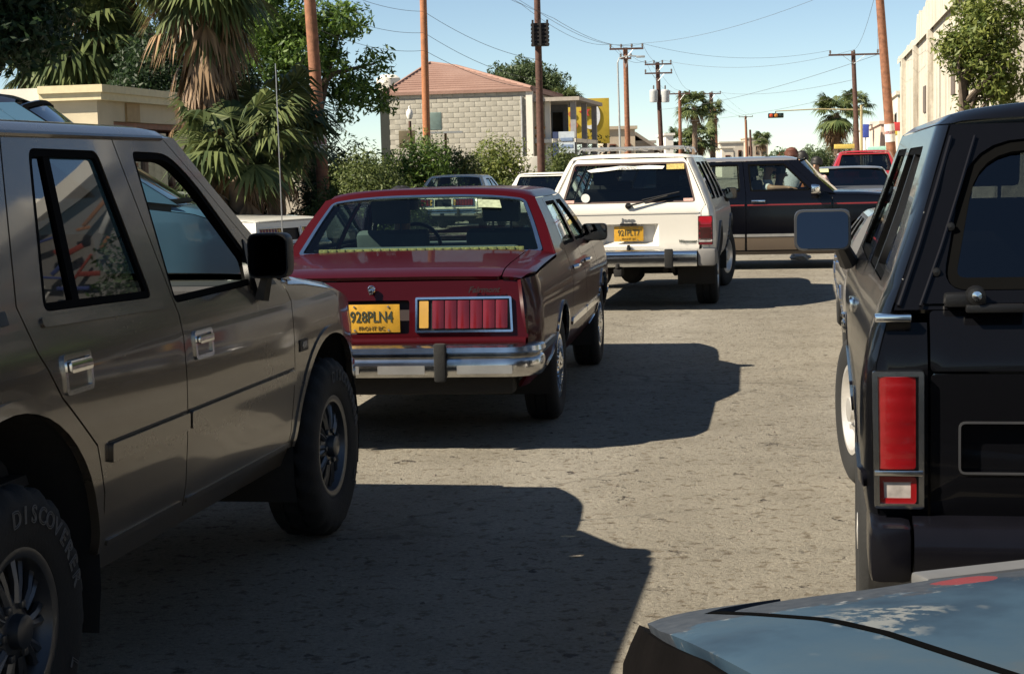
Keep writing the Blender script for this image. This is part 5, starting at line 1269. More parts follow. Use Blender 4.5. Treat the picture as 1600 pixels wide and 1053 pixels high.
sheet('side_street', [(21.5, 3.31), (21.5, 120), (31.5, 120), (31.5, 3.31)], -.004, M_ROAD)
sheet('side_street', [(21.5, -120), (21.5, -10.01), (31.5, -10.01), (31.5, -120)], -.004, M_ROAD)
for nm, t0, t1 in (('left', -14.5, -10.0), ('right', 3.3, 6.0)):
    for s0, s1 in ((-40, 21.2), (31.8, 700)):
        sheet('pavement', [(s0, t0), (s0, t1), (s1, t1), (s1, t0)], .13, M_PAVE, .25)
# loose chips of stone on the tarmac
sv_, sf_ = [], []
rng = np.random.RandomState(3)
for i in range(1500):
    Yc = 3.2 + 20 * rng.rand() ** 1.6; Xc = (rng.rand() * 1.3 - .65) * (2.0 + Yc * .35) + .05 * Yc; r_ = .003 + .009 * rng.rand() ** 3
    k = len(sv_); a0 = rng.rand() * 6.3
    for q in range(5): sv_.append((Xc + r_ * math.cos(a0 + q * 1.257) * (.7 + .6 * rng.rand()), Yc + r_ * math.sin(a0 + q * 1.257), .001))
    sv_.append((Xc + r_ * .2, Yc, r_ * (.5 + .5 * rng.rand())))
    sf_ += [(k + q, k + (q + 1) % 5, k + 5) for q in range(5)]
tag(link('gravel', mesh_from('gravel', sv_, sf_), simple('stone_chips', (.12, .10, .085), .9, var=.5, vscale=9)), 'loose stone chips scattered on the road', 'gravel', kind='stuff')

# ------------------------------------------------------------------ plants
def fast_mesh(name, V, nper):
    """V: (n*nper,3) array of separate polygons with nper corners each"""
    n = len(V) // nper; me = bpy.data.meshes.new(name)
    me.vertices.add(len(V)); me.vertices.foreach_set('co', V.astype(np.float32).ravel())
    me.loops.add(len(V)); me.loops.foreach_set('vertex_index', np.arange(len(V), dtype=np.int32))
    me.polygons.add(n); me.polygons.foreach_set('loop_start', np.arange(0, len(V), nper, dtype=np.int32)); 
    try: me.polygons.foreach_set('loop_total', np.full(n, nper, dtype=np.int32))
    except Exception: pass
    me.update(calc_edges=True); me.validate()
    return me
def leaf_cloud(name, clumps, per, size, rng, up_bias=.35, squash=1.0):
    """clumps: (x,y,z,r); per leaves for a clump of r=1; leaves gather on the outside of each clump"""
    P = []; Nn = []
    for x, y, z, r in clumps:
        n = max(12, int(per * 1.9 * r * r)); d = rng.normal(size=(n, 3)); d /= np.linalg.norm(d, axis=1)[:, None]
        rad = r * (1 - .55 * rng.rand(n) ** 1.7) * (1 + .18 * np.sin(d[:, 0] * 5 + x) * np.cos(d[:, 2] * 4 + y))
        p = d * rad[:, None] * np.array([1, 1, squash]) + np.array([x, y, z]); P.append(p); Nn.append(d)
    P = np.concatenate(P); N = np.concatenate(Nn); n = len(P)
    N = N + rng.normal(size=N.shape) * .75 + np.array([0, 0, up_bias]); N /= np.linalg.norm(N, axis=1)[:, None]
    T = np.cross(N, rng.normal(size=N.shape)); T /= np.linalg.norm(T, axis=1)[:, None]; B = np.cross(N, T)
    L = size * (.6 + .8 * rng.rand(n))[:, None]; W = L * .36
    V = np.stack([P - T * L * .5, P + B * W * .5 - N * L * .06, P + T * L * .5, P - B * W * .5 - N * L * .06], axis=1).reshape(-1, 3)
    return fast_mesh(name, V, 4)
def limbs(base, h, r, clumps, rng, lean=(0, 0), fork=.45):
    m = MB(); b = Vector(base); top = b + Vector((lean[0], lean[1], h * fork))
    pts = [b + (top - b) * t + Vector((math.sin(t * 5) * .06 * h * .2, math.cos(t * 4) * .05 * h * .2, 0)) for t in np.linspace(0, 1, 6)]
    m.tube(pts, [r * (1.25 - .5 * t) for t in np.linspace(0, 1, 6)], 10)
    for x, y, z, rr in clumps:
        c = Vector((x, y, z)); a = pts[-1 - int(rng.rand() * 3)]; mid = (a + c) / 2 + Vector((rng.normal() * .15, rng.normal() * .15, .12 * (c - a).length))
        m.tube([a, (a + mid) / 2 + Vector((0, 0, .03)), mid, c], [r * .5, r * .38, r * .26, r * .08], 6)
    return m
M_BARK = simple('bark', (.10, .075, .055), .95, var=.35, vscale=6, bmp=.8, bscale=18)
LEAF_G = leafmat('leaf_green', (.024, .060, .012), (.105, .17, .026))
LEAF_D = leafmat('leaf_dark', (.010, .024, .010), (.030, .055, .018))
LEAF_Y = leafmat('leaf_yellowish', (.06, .095, .018), (.18, .20, .045))
LEAF_O = leafmat('leaf_olive', (.040, .065, .018), (.125, .15, .042))
LEAF_F = leafmat('leaf_far', (.035, .06, .025), (.085, .115, .045))
def tree(label, base, h, r, ells, nclump, per, size, mat, seed, name='broadleaf_tree', cat='tree', crown='crown', cr=(.5, .95), group=None, fork=.45, squash=.85):
    """ells: ellipsoids (cx,cy,cz,rx,ry,rz) the crown fills"""
    rng = np.random.RandomState(seed); cl = []
    tot = sum(e[3] * e[4] * e[5] for e in ells)
    for e in ells:
        k = max(2, int(nclump * (e[3] * e[4] * e[5]) / tot))
        for i in range(k):
            d = rng.normal(size=3); d /= np.linalg.norm(d); rad = rng.rand() ** .45 * .86
            cl.append((e[0] + d[0] * e[3] * rad, e[1] + d[1] * e[4] * rad, e[2] + d[2] * e[5] * rad, rng.uniform(*cr)))
    root = empty(name, tuple(base)); tag(root, label, cat, group)
    B = Vector(base); loc = [(x - B.x, y - B.y, z - B.z, q) for x, y, z, q in cl]
    link(crown, leaf_cloud(crown, loc, per, size, rng, squash=squash), mat, root)
    sel = [loc[i] for i in rng.choice(len(loc), min(len(loc), 16), replace=False)]
    limbs((0, 0, 0), h, r, sel, rng, fork=fork).build('trunk', M_BARK, root)
    return root
def bush(label, base, rx, ry, rz, nclump, per, size, mat, seed, cat='bush', group=None, name='bush'):
    rng = np.random.RandomState(seed); loc = []
    for i in range(nclump):
        d = rng.normal(size=3); d /= np.linalg.norm(d); rad = rng.rand() ** .4 * .85; d[2] = abs(d[2])
        loc.append((d[0] * rx * rad, d[1] * ry * rad, d[2] * rz * rad + .15, rng.uniform(.30, .52) * min(1.5, rz)))
    root = empty(name, tuple(base)); tag(root, label, cat, group)
    link('foliage', leaf_cloud('foliage', loc, per, size, rng), mat, root)
    m = MB()
    for x, y, z, q in loc[:12]: m.tube([(x * .15, y * .15, 0), (x * .6, y * .6, z * .5), (x, y, z)], [.035, .022, .008], 5)
    m.build('stems', M_BARK, root)
    return root
def frond(V, o, d, L, rng, droop, fan=1.0, n=22, petiole=True, quadw=.03):
    """one fan leaf: stalk, then narrow blades that spread and droop; V collects quads"""
    d = d / np.linalg.norm(d); up = np.array([0, 0, 1.0]); sd = np.cross(d, up)
    if np.linalg.norm(sd) < .1: sd = np.array([1.0, 0, 0])
    sd /= np.linalg.norm(sd); nu = np.cross(sd, d)
    hub = o + d * L * .45 + np.array([0, 0, -droop * L * .06])
    w = quadw * .45
    V += [o - sd * w, o + sd * w, hub + sd * w * .8, hub - sd * w * .8]
    for i in range(n):
        a = (i / (n - 1) - .5) * 2 * R(105) * fan + rng.normal() * .03
        bd = d * math.cos(a) + sd * math.sin(a) + nu * (.12 * math.cos(a * 2))
        bl = L * .62 * (.72 + .28 * math.cos(a * .8)) * (1 + rng.normal() * .06)
        mid = hub + bd * bl * .55 + np.array([0, 0, -.05 * droop * bl]); tip = hub + bd * bl * .92 + np.array([0, 0, -(.22 + .35 * rng.rand()) * droop * bl])
        ws = np.cross(bd, nu); ws = ws / (np.linalg.norm(ws) + 1e-9); bw = quadw * (.8 + .4 * rng.rand()) * L
        V += [hub, mid + ws * bw, tip, mid - ws * bw]
def fan_palm(label, base, h, r, L, seed, nfr=34, skirt=0, skirt_n=60, mat=None, dead=None, group=None, low=-.45, top=1.0, crownh=.4):
    rng = np.random.RandomState(seed); root = empty('fan_palm', tuple(base)); tag(root, label, 'palm tree', group)
    m = MB(); k = 16; rs = []
    for i in range(k): t = i / (k - 1); rs.append(r * (1.25 - .35 * t) * (1 + .06 * ((i % 2) * 2 - 1)))
    m.tube([(math.sin(t * 2.2) * .06 * h * .3, 0, h * t) for t in np.linspace(0, 1, k)], rs, 12)
    tr = m.build('trunk', simple('palm_bark', (.14, .10, .07), .95, var=.4, vscale=5, bmp=.9, bscale=14), root)
    V = []
    tx = math.sin(2.2) * .06 * h * .3
    for i in range(nfr):
        az = rng.rand() * 2 * PI; el = low + (top - low) * rng.rand()
        d = np.array([math.cos(az) * math.cos(el), math.sin(az) * math.cos(el), math.sin(el)])
        frond(V, np.array([tx, 0, h + crownh * rng.rand()]) + d * r * .6, d, L * (.8 + .35 * rng.rand()), rng, 1.0)
    link('crown', fast_mesh('crown', np.array(V), 4), mat or PALM_G, root)
    if skirt:
        V = []
        for i in range(skirt_n):
            az = rng.rand() * 2 * PI; q = rng.rand() ** 1.5; z = h - skirt * q; el = -1.42 + .75 * rng.rand() ** 2 * (1 - .5 * q) + .12 * math.sin(az * 3 + seed)
            d = np.array([math.cos(az) * math.cos(el), math.sin(az) * math.cos(el), math.sin(el)])
            o = np.array([tx, 0, z]) + np.array([math.cos(az), math.sin(az), 0]) * r * (1.0 + .3 * rng.rand())
            frond(V, o, d, L * (.35 + .55 * rng.rand()) * (1.1 - .45 * q), rng, .8 + rng.rand(), fan=.22 + .3 * rng.rand(), n=10)
        link('dead_skirt', fast_mesh('dead_skirt', np.array(V), 4), dead or PALM_B, root)
    return root
PALM_G = leafmat('palm_green', (.035, .060, .020), (.13, .155, .055), .25)
PALM_D = leafmat('palm_dark_green', (.03, .05, .018), (.13, .155, .055), .2)
PALM_B = leafmat('palm_dead', (.10, .058, .030), (.30, .195, .105), .2)

# left side of the street
p = at(60, 95, 15.0)
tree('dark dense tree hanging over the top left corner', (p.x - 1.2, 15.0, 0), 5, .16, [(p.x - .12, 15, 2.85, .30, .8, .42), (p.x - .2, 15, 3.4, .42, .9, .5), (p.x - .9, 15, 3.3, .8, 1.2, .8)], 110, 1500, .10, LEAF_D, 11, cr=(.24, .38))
p = at(175, 60, 33.0)
fan_palm('tall fan palm with a dark trunk behind the cream building', (p.x * 48 / 33, 48.0, 0), 8.4, .33, 2.6, 21, nfr=70, skirt=3.4, skirt_n=70, mat=PALM_G, low=-1.0, crownh=.6)
p = at(110, 100, 31.0)
fan_palm('shorter bushy fan palm left of the tall dark-trunked palm', (p.x * 46 / 31, 46.0, 0), 5.3, .3, 2.3, 22, nfr=80, skirt=.8, skirt_n=16, low=-1.0)
p = at(318, 60, 25.0)
fan_palm('shaggy fan palm with a brown skirt of dead leaves', (p.x, 25.0, 0), 4.5, .17, 1.15, 23, nfr=64, skirt=2.4, skirt_n=120, low=-1.35, top=.9)
p = at(352, 250, 24.0)
fan_palm('low green fan palm leaning over the white parked coupe', (p.x + .1, 24.2, 0), 1.75, .13, 1.15, 24, nfr=38, skirt=.5, skirt_n=14, mat=PALM_D, low=-.8)
p = at(425, 250, 25.5)
fan_palm('small dark fan palm right of the shaggy palm', (p.x, 25.6, 0), 2.0, .13, 1.1, 25, nfr=36, skirt=.5, skirt_n=10, mat=PALM_D, low=-.8)
p = at(480, 150, 40.0)
tree('large dark green broadleaf tree behind the brown pole', (p.x, 40.0, 0), 7, .28, [(p.x - .2, 40, 4.3, 1.5, 1.9, 1.1), (p.x - .9, 40, 5.3, 1.3, 1.9, .9), (p.x + .75, 40, 5.1, .75, 1.4, .62), (p.x + 1.15, 40, 3.7, .95, 1.3, .8), (p.x - .3, 40, 2.6, 1.5, 1.6, .9)], 100, 620, .15, LEAF_G, 31, cr=(.30, .55))
p = at(250, 110, 42.0)
tree('dark green tree filling the gap behind the palms', (p.x, 43.0, 0), 6, .25, [(p.x + .3, 43, 3.9, 2.6, 2.0, 1.5), (p.x + 2.0, 43, 4.3, 1.4, 1.6, 1.3)], 60, 480, .16, LEAF_D, 32, cr=(.4, .7))
p = at(575, 260, 34.0)
bush('wide clipped green hedge bush in front of the concrete block house', (p.x, 34.3, 0), 1.15, .9, 1.45, 60, 1100, .085, LEAF_O, 41)
p = at(655, 215, 44.0)
bush('bright green shrub behind the orange pole', (p.x - .2, 45.0, 0), 1.1, .9, 2.4, 44, 520, .12, LEAF_G, 42)
p = at(530, 215, 37.0)
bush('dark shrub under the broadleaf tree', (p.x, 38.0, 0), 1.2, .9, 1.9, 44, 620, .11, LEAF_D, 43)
p = at(705, 250, 50.0)
bush('dark shrub right of the orange pole', (p.x, 51.0, 0), 1.05, .8, 2.1, 40, 420, .13, LEAF_O, 44)
p = at(775, 240, 52.0)
bush('yellowish flowering shrub in front of the block house wall', (p.x, 54.0, 0), 1.5, .8, 2.25, 46, 360, .13, LEAF_Y, 45)
p = at(800, 270, 50.0)
bush('low green hedge below the flowering shrub', (p.x, 48.0, 0), 1.6, .7, 1.0, 44, 520, .10, LEAF_O, 46)
p = at(880, 245, 58.0)
bush('leafy green shrub below the house balcony', (p.x, 59.0, 0), 1.2, .8, 2.1, 50, 420, .12, LEAF_O, 47)
p = at(940, 215, 68.0)
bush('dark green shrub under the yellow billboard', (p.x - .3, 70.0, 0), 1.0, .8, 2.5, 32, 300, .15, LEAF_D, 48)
p = at(905, 250, 60.0)
bush('low shrub behind the white wagon roof', (p.x + .6, 62.0, 0), 1.3, .8, 1.5, 30, 380, .13, LEAF_O, 49)
p = at(828, 125, 90.0)
tree('green tree rising behind the block house roof', (p.x, 92.0, 0), 7, .3, [(p.x - .3, 92, 6.4, 2.2, 2, 1.0), (p.x + 1.2, 92, 5.9, 1.6, 1.6, .9), (p.x - 1.6, 92, 5.7, 1.0, 1.5, .6)], 70, 260, .22, LEAF_F, 51, cr=(.4, .65))
p = at(875, 140, 86.0)
fan_palm('pale fan palm crown behind the house balcony', (p.x, 86.0, 0), 4.6, .18, 1.3, 52, nfr=36, low=-.2)
for k, (px, py, Y, hh, L, lab) in enumerate(((1083, 165, 150, 6.6, 1.9, 'far fan palm beside the third cross-armed pole'), (1062, 205, 155, 3.6, 1.7, 'far short palm left of the tall far palm'), (1093, 200, 158, 4.0, 2.0, 'far bushy palm below the tall far palm'), (1112, 172, 160, 6.4, 1.3, 'far palm half hidden by a pole'), (1190, 222, 330, 6.0, 2.2, 'smallest far palm near the street end'),
                                       (1305, 170, 115, 4.7, 1.85, 'fan palm with a dead skirt behind the mast arm'))):
    p = at(px, py, Y); fan_palm(lab, (p.x, Y, 0), hh, .22, L, 60 + k, nfr=40, skirt=1.7 if k == 5 else .8, skirt_n=50 if k == 5 else 14, low=-.6 if k != 5 else -.9)
p = at(1335, 160, 128.0)
fan_palm('second fan palm peeping out right of the skirted one', (p.x, 128, 0), 5.6, .22, 1.5, 69, nfr=34)
for k, (px, Y, rx, rz, mat_, lab) in enumerate(((1222, 150, 2.2, 2.7, LEAF_F, 'far green tree left of the red-roofed vehicle'), (1285, 105, 2.0, 2.6, LEAF_F, 'grey green tree left of the skirted palm'), (1238, 120, 1.0, 2.1, leafmat('leaf_rust', (.10, .05, .03), (.22, .10, .06)), 'rust coloured bush beside the far green tree'),
                                       (1212, 260, 4.0, 3.4, LEAF_F, 'far tree at the end of the street'), (1270, 200, 3.0, 3.6, LEAF_F, 'far pale tree beyond the mast arm'), (1050, 130, 1.4, 2.4, LEAF_F, 'shrub at the foot of the second cross-armed pole'), (1005, 112, 1.3, 2.0, LEAF_O, 'shrub by the thin street lamp'))):
    p = at(px, 240, Y); bush(lab, (p.x, Y, 0), rx, rx * .8, rz, 34, 150, .26, mat_, 80 + k, cat='tree' if rz > 2.5 else 'bush')
# right side
p = at(1530, 95, 40.0)
tree('bright green street tree in the top right corner', (p.x - .35, 40.0, 0), 5.5, .12, [(p.x + .1, 40, 3.9, 1.0, 1.1, .75), (p.x + .55, 40, 3.2, .75, 1.0, .7), (p.x - .45, 40, 4.2, .6, .9, .6), (p.x + .3, 40, 4.9, 1.0, 1.2, .6), (p.x + .1, 40, 2.9, .6, .8, .4)], 90, 470, .15, LEAF_Y, 91, cr=(.26, .46), fork=.62)
# ------------------------------------------------------------------ utility poles and wires
M_WOODP = simple('pole_wood', (.20, .085, .045), .85, var=.35, vscale=7, bmp=.5, bscale=25)
M_WOODD = simple('dark_pole_wood', (.075, .035, .025), .85, var=.35, vscale=7, bmp=.5, bscale=25)
M_WOODO = simple('orange_pole_paint', (.33, .13, .055), .75, var=.2, vscale=6, bmp=.4, bscale=25)
M_GALV = simple('galvanised_steel', (.42, .43, .43), .5, metal=.6)
M_PORC = simple('porcelain', (.10, .08, .07), .3)
M_TRANS = simple('transformer_grey', (.40, .41, .41), .5)
POLES = {}
def pole(key, label, b, t, Y, r, mat, h=None, arms=(), name='utility_pole', cat='pole', band=None):
    """b, t: two photo points on the pole; arms: (py, px0, px1, insulators)"""
    B, T = at(b[0], b[1], Y), at(t[0], t[1], Y); d = (T - B) / (T.z - B.z)
    base = B - d * B.z; top = base + d * (h or T.z)
    root = empty(name, (base.x, base.y, .0)); tag(root, label, cat)
    m = MB(); n = 8
    m.tube([d * (top.z * i / (n - 1)) for i in range(n)], [r * (1.12 - .24 * i / (n - 1)) for i in range(n)], 12)
    sh = m.build('shaft', mat, root)
    if band:
        for py0, py1, mt in band:
            z0, z1 = at(b[0], py1, Y).z, at(b[0], py0, Y).z; q = MB(); q.tube([d * z0, d * (z0 + z1) / 2, d * z1], r * 1.11, 14); q.build('painted_band', mt, sh)
    ends = []
    for py, x0, x1, ins in arms:
        A0, A1 = at(x0, py, Y) - base, at(x1, py, Y) - base; A0.z = A1.z = (A0.z + A1.z) / 2
        off = Vector((0, -r * 1.1, 0)); q = MB(); c = (A0 + A1) / 2; L = (A1 - A0).length
        q.box(c + off, (L, .09, .11)); arm = q.build('crossarm', M_WOODD, root)
        q = MB(); pc = d * c.z
        for s_ in (-1, 1): q.tube([pc + off * 1.2 + Vector((0, 0, -.55)), pc + off * 1.2 + Vector((s_ * L * .22, 0, -.05))], .015, 5)
        q.build('brace', M_GALV, arm)
        for k in range(ins):
            tt = .03 + .94 * k / max(1, ins - 1); e = A0 + (A1 - A0) * tt + off
            q = MB(); q.lathe([(0, .30), (.05, .28), (.07, .22), (.045, .19), (.075, .14), (.04, .10), (.018, .05), (.018, 0)], 8, 'z', tuple(e)); q.build('insulator', M_PORC, arm)
            ends.append(base + e + Vector((0, 0, .29)))
    POLES[key] = (root, base, d, top, ends)
    return root, base, d, top
WH = simple('pole_white_paint', (.66, .63, .58), .8, var=.1)
PK = simple('pole_pink_paint', (.45, .12, .13), .8, var=.3)
YG = simple('pole_yellow_paint', (.24, .20, .10), .8, var=.25)
pole('a', 'brown wooden pole with a white painted band before the broadleaf tree', (501, 235), (486, 28), 37, .13, M_WOODP, 9.0, arms=(), band=[(208, 238, WH), (217, 226, PK)])
pole('b', 'orange wooden pole with yellowish foot standing before the block house', (668, 270), (662, 28), 48, .105, M_WOODO, 9.0, band=[(212, 264, YG)])
r_, base, d, top = pole('c', 'dark wooden pole carrying a slatted box near its top', (846, 275), (840, 30), 58, .125, M_WOODD, 7.3)
bx0, bx1 = at(829, 38, 58) - base, at(858, 74, 58) - base
cx, w_ = (bx0.x + bx1.x) / 2, bx1.x - bx0.x; z0, z1 = bx1.z, bx0.z
q = MB(); q.box((cx, -.32, (z0 + z1) / 2), (w_ * .92, w_ * .8, (z1 - z0) * .95)); bxo = q.build('pole_box', simple('box_wood', (.012, .011, .013), .9, var=.4, vscale=20, bmp=.3), r_)
for k in range(6):
    q = MB(); q.box((cx, -.32, z0 + (z1 - z0) * (k + .5) / 6), (w_ * 1.0, w_ * .87, .06)); q.build('slat', simple('dark_slat', (.02, .018, .018), .9), bxo)
for sx in (-1, 0, 1):
    q = MB(); q.box((cx + sx * w_ * .40, -.32 - w_ * .45, (z0 + z1) / 2 + .05), (.07, .06, (z1 - z0) * 1.08)); q.build('post', simple('dark_slat', (.02, .018, .018), .9), bxo)
pole('d', 'tall pole with a wide crossarm beside the thin street lamp', (981, 235), (977, 75), 101, .16, M_WOODP, None, arms=[(77, 952, 1005, 4), (92, 969, 986, 2)])
r_, base, d, top = pole('e', 'pole with two crossarms and a pair of transformers', (1033, 225), (1027, 98), 122, .17, M_WOODD, None, arms=[(101, 1007, 1049, 4), (115, 1007, 1050, 3)])
for px in (1021, 1039):
    e = at(px, 150, 122) - base; q = MB(); q.lathe([(0, -.5), (.28, -.48), (.30, -.4), (.30, .35), (.24, .42), (0, .45)], 14, 'z', (e.x, -.25, e.z)); tr = q.build('transformer', M_TRANS, r_)
    q = MB(); q.lathe([(0, .75), (.04, .74), (.06, .6), (.04, .5), (.05, .42)], 8, 'z', (e.x, -.25, e.z)); q.build('bushing', M_PORC, tr)
pole('f', 'far pole with a crossarm left of the far palms', (1063, 225), (1062, 143), 145, .15, M_WOODP, None, arms=[(147, 1045, 1078, 3)])
pole('g', 'thick far pole with a crossarm right of the far palms', (1113, 245), (1111, 145), 190, .24, M_WOODD, None, arms=[(147, 1098, 1126, 3)])
pole('h', 'far pole close beside the thick one', (1119, 245), (1117, 168), 188, .22, M_WOODP)
pole('i', 'most distant pole with a small crossarm near the street end', (1167, 245), (1165, 182), 300, .24, M_WOODP, None, arms=[(183, 1154, 1176, 3)])
pole('j', 'short distant pole next to the most distant one', (1174, 245), (1172, 203), 305, .22, M_WOODD)
pole('k', 'leaning brown pole with a white band on the right pavement', (1391, 215), (1377, 30), 62, .17, M_WOODP, 8.6, band=[(194, 222, WH), (205, 210, PK)])
pole('l', 'dark pole with a long single crossarm on the right', (1339, 225), (1333, 80), 103, .15, M_WOODD, None, arms=[(86, 1294, 1373, 3)])
# thin lamp post
r_, base, d, top = pole('m', 'thin grey street lamp left of the tall crossarm pole', (969, 235), (965, 98), 98, .06, M_GALV, None, name='street_lamp', cat='lamp')
q = MB(); tz = d * top.z; q.tube([tz, tz + Vector((.1, 0, .25)), tz + Vector((.7, 0, .38)), tz + Vector((1.2, 0, .32))], .04, 8); ar = q.build('arm', M_GALV, r_)
q = MB(); q.box(tz + Vector((1.35, 0, .30)), (.5, .2, .12), bev=.04); q.build('lamp_head', M_GALV, r_)
# traffic signal on a yellow mast arm
M_YEL = simple('signal_yellow', (.34, .28, .15), .6)
B = at(1346, 225, 105); sg_root = empty('traffic_signal', (B.x, 105, 0)); tag(sg_root, 'horizontal traffic signal on a long yellow mast arm', 'traffic light')
zt = at(1346, 172, 105).z; L = B.x - at(1212, 180, 105).x
q = MB(); q.tube([(0, 0, 0), (0, 0, zt + .3)], [.10, .08], 12); q.build('mast', M_YEL, sg_root)
q = MB(); q.tube([(0, 0, zt), (-L * .5, 0, zt + .12), (-L, 0, zt + .05)], [.05, .04, .03], 10); q.build('mast_arm', M_YEL, sg_root)
q = MB(); q.box((-L, -.05, at(1212, 181, 105).z), (.95, .28, .30), bev=.04); hs = q.build('signal_head', M_BLACK, sg_root)
for k, mt in enumerate((simple('signal_red', (.50, .06, .02), .3), simple('signal_amber', (.45, .16, .02), .3), simple('signal_green', (.01, .02, .015), .3))):
    q = MB(); q.lathe([(0, -.22), (.09, -.21), (.12, -.19)], 14, 'y', (-L - .31 + .31 * k, 0, at(1212, 181, 105).z)); q.build('signal_lens', mt, hs)
q = MB(); q.tube([(-L, 0, zt + .05), (-L, 0, at(1212, 181, 105).z)], .03, 6); q.build('hanger', M_BLACK, hs)
# wires
M_WIRE = simple('wire', (.09, .09, .095), .6)
NICK = dict(a='white-banded brown pole', b='orange pole', c='box-carrying pole', d='tall crossarm pole', e='transformer pole', f='pole by the far palms', g='thick far pole', i='most distant pole', k='leaning pole', l='long-crossarm pole')
WCOUNT = {}
def wire(a, b, sag, r=.011, lab=None, grp=None):
    a, b = Vector(a), Vector(b); n = 16; m = MB()
    m.tube([a + (b - a) * (i / n) - Vector((0, 0, sag * 2.6 * (i / n) * (1 - i / n))) for i in range(n + 1)], r * .62, 4)
    def near(p): return min((k for k in POLES if k in NICK), key=lambda k: (POLES[k][1].xy - p.xy).length)
    ka, kb = near(a), near(b); WCOUNT[ka + kb] = WCOUNT.get(ka + kb, 0) + 1
    tag(m.build('overhead_wire', M_WIRE), '%s overhead wire from the %s to the %s' % (('first', 'second', 'third', 'fourth', 'fifth', 'sixth')[WCOUNT[ka + kb] - 1], NICK[ka], NICK[kb]), 'wire', 'overhead wires')
pa, pb, pc_ = (POLES[k][1] + POLES[k][2] * z for k, z in (('a', 8.8), ('b', 8.8), ('c', 7.1)))
for k in range(3):
    o = Vector(((k - 1) * .55, 0, -.25 * k))
    wire(pa + o, pb + o, .35); wire(pb + o, pc_ + o, .5); wire(pc_ + o, POLES['d'][4][[0, 2, 3][k]], .7, .014)
for u, v, n in (('d', 'e', 3), ('e', 'f', 3), ('f', 'g', 3), ('g', 'i', 3)):
    for k in range(n):
        wire(POLES[u][4][k if n == 3 and k < 2 else -1 if len(POLES[u][4]) < 4 else 3], POLES[v][4][min(k, len(POLES[v][4]) - 1)], .8, .016)
for k, (zz, zb) in enumerate(((5.4, 4.5), (4.9, 4.2), (6.0, 5.2))):
    wire(POLES['b'][1] + POLES['b'][2] * zz, POLES['c'][1] + POLES['c'][2] * zb, .35, .012); wire(POLES['a'][1] + POLES['a'][2] * (zz - .2), POLES['b'][1] + POLES['b'][2] * zz, .3, .009)
G2 = 'wires crossing the street'; L2 = 'thin wire crossing the pale sky over the street'
kk = POLES['k']; ll = POLES['l']
wire(ll[4][0], POLES['d'][4][3], 1.0, .013, L2, G2); wire(ll[4][1], POLES['e'][4][2], 1.2, .014, L2, G2); wire(kk[1] + kk[2] * 8.3, POLES['d'][4][2], .9, .012, L2, G2)
wire(kk[1] + kk[2] * 5.4, POLES['e'][1] + POLES['e'][2] * 5.5, .6, .013, L2, G2); wire(ll[1] + ll[2] * 5.6, POLES['f'][1] + POLES['f'][2] * 5.2, .5, .015, L2, G2); wire(ll[1] + ll[2] * 6.4, POLES['g'][4][1], .9, .016, L2, G2)
L3 = 'thin wire running along the right-hand poles'; G3 = 'wires along the right poles'
wire(kk[1] + kk[2] * 8.4, ll[4][2], .7, .013, L3, G3); wire(kk[1] + kk[2] * 8.0, ll[4][1], .8, .013, L3, G3)

# ------------------------------------------------------------------ buildings
M_CREAM = simple('cream_stucco', (.52, .45, .32), .9, var=.12, vscale=1.2, bmp=.25, bscale=40)
M_LWALL = simple('white_stucco', (.66, .62, .55), .9, var=.08, vscale=1.0, bmp=.25, bscale=40)
M_BROWN = simple('red_brown_frame', (.16, .055, .03), .6, var=.3)
M_TRIMC = simple('cornice_paint', (.60, .52, .33), .8, var=.08)
SHOPG = glass('shop_glass', (.12, .10, .09))
def wbox(m, o, ex, ey, x0, x1, y0, y1, z0, z1):
    """box in a wall frame: ex along the wall, ey out of it"""
    vs = [o + ex * x + ey * y + Vector((0, 0, z)) for x in (x0, x1) for y in (y0, y1) for z in (z0, z1)]
    m.add(vs, [(0, 1, 3, 2), (4, 6, 7, 5), (0, 4, 5, 1), (2, 3, 7, 6), (0, 2, 6, 4), (1, 5, 7, 3)])
# cream flat-roofed shop: the corner nearest the camera, front along the street
Cn = at(150, 133, 27.0); Cn.z = 0; ex = Vector((SS, SC, 0)); ey = Vector((SC, -SS, 0)); H_ = at(150, 133, 27.0).z
shop = empty('flat_roofed_shop', (0, 0, 0)); tag(shop, 'cream flat-roofed shop with red-brown windows behind the fan palms', 'building')
m = MB(); wbox(m, Cn, ex, ey, 0, 11, -9, -.9, 0, H_ - .02); m.build('wall', M_LWALL, shop)
m = MB(); wbox(m, Cn, ex, ey, .002, .62, -.9, 0, 0, H_ - .24); m.build('corner_pier', M_CREAM, shop)
m = MB(); wbox(m, Cn, ex, ey, .62, 11, -.9, -.06, H_ - .56, H_ - .24); m.build('fascia', M_CREAM, shop)
m = MB(); wbox(m, Cn, ex, ey, -.10, 11.1, -.95, .12, H_ - .24, H_ - .12); wbox(m, Cn, ex, ey, -.14, 11.14, -.95, .16, H_ - .12, H_); m.build('cornice', M_TRIMC, shop)
for x in (1.25, 5.6):
    m = MB(); wbox(m, Cn, ex, ey, x, x + .55, -.06, -.02, H_ - .56, H_ - .245); m.build('fascia_panel', simple('ochre_panel', (.36, .26, .14), .85), shop)
m = MB(); wbox(m, Cn, ex, ey, .62, 11, -.85, -.12, H_ - .66, H_ - .565); m.build('lintel', M_BROWN, shop)
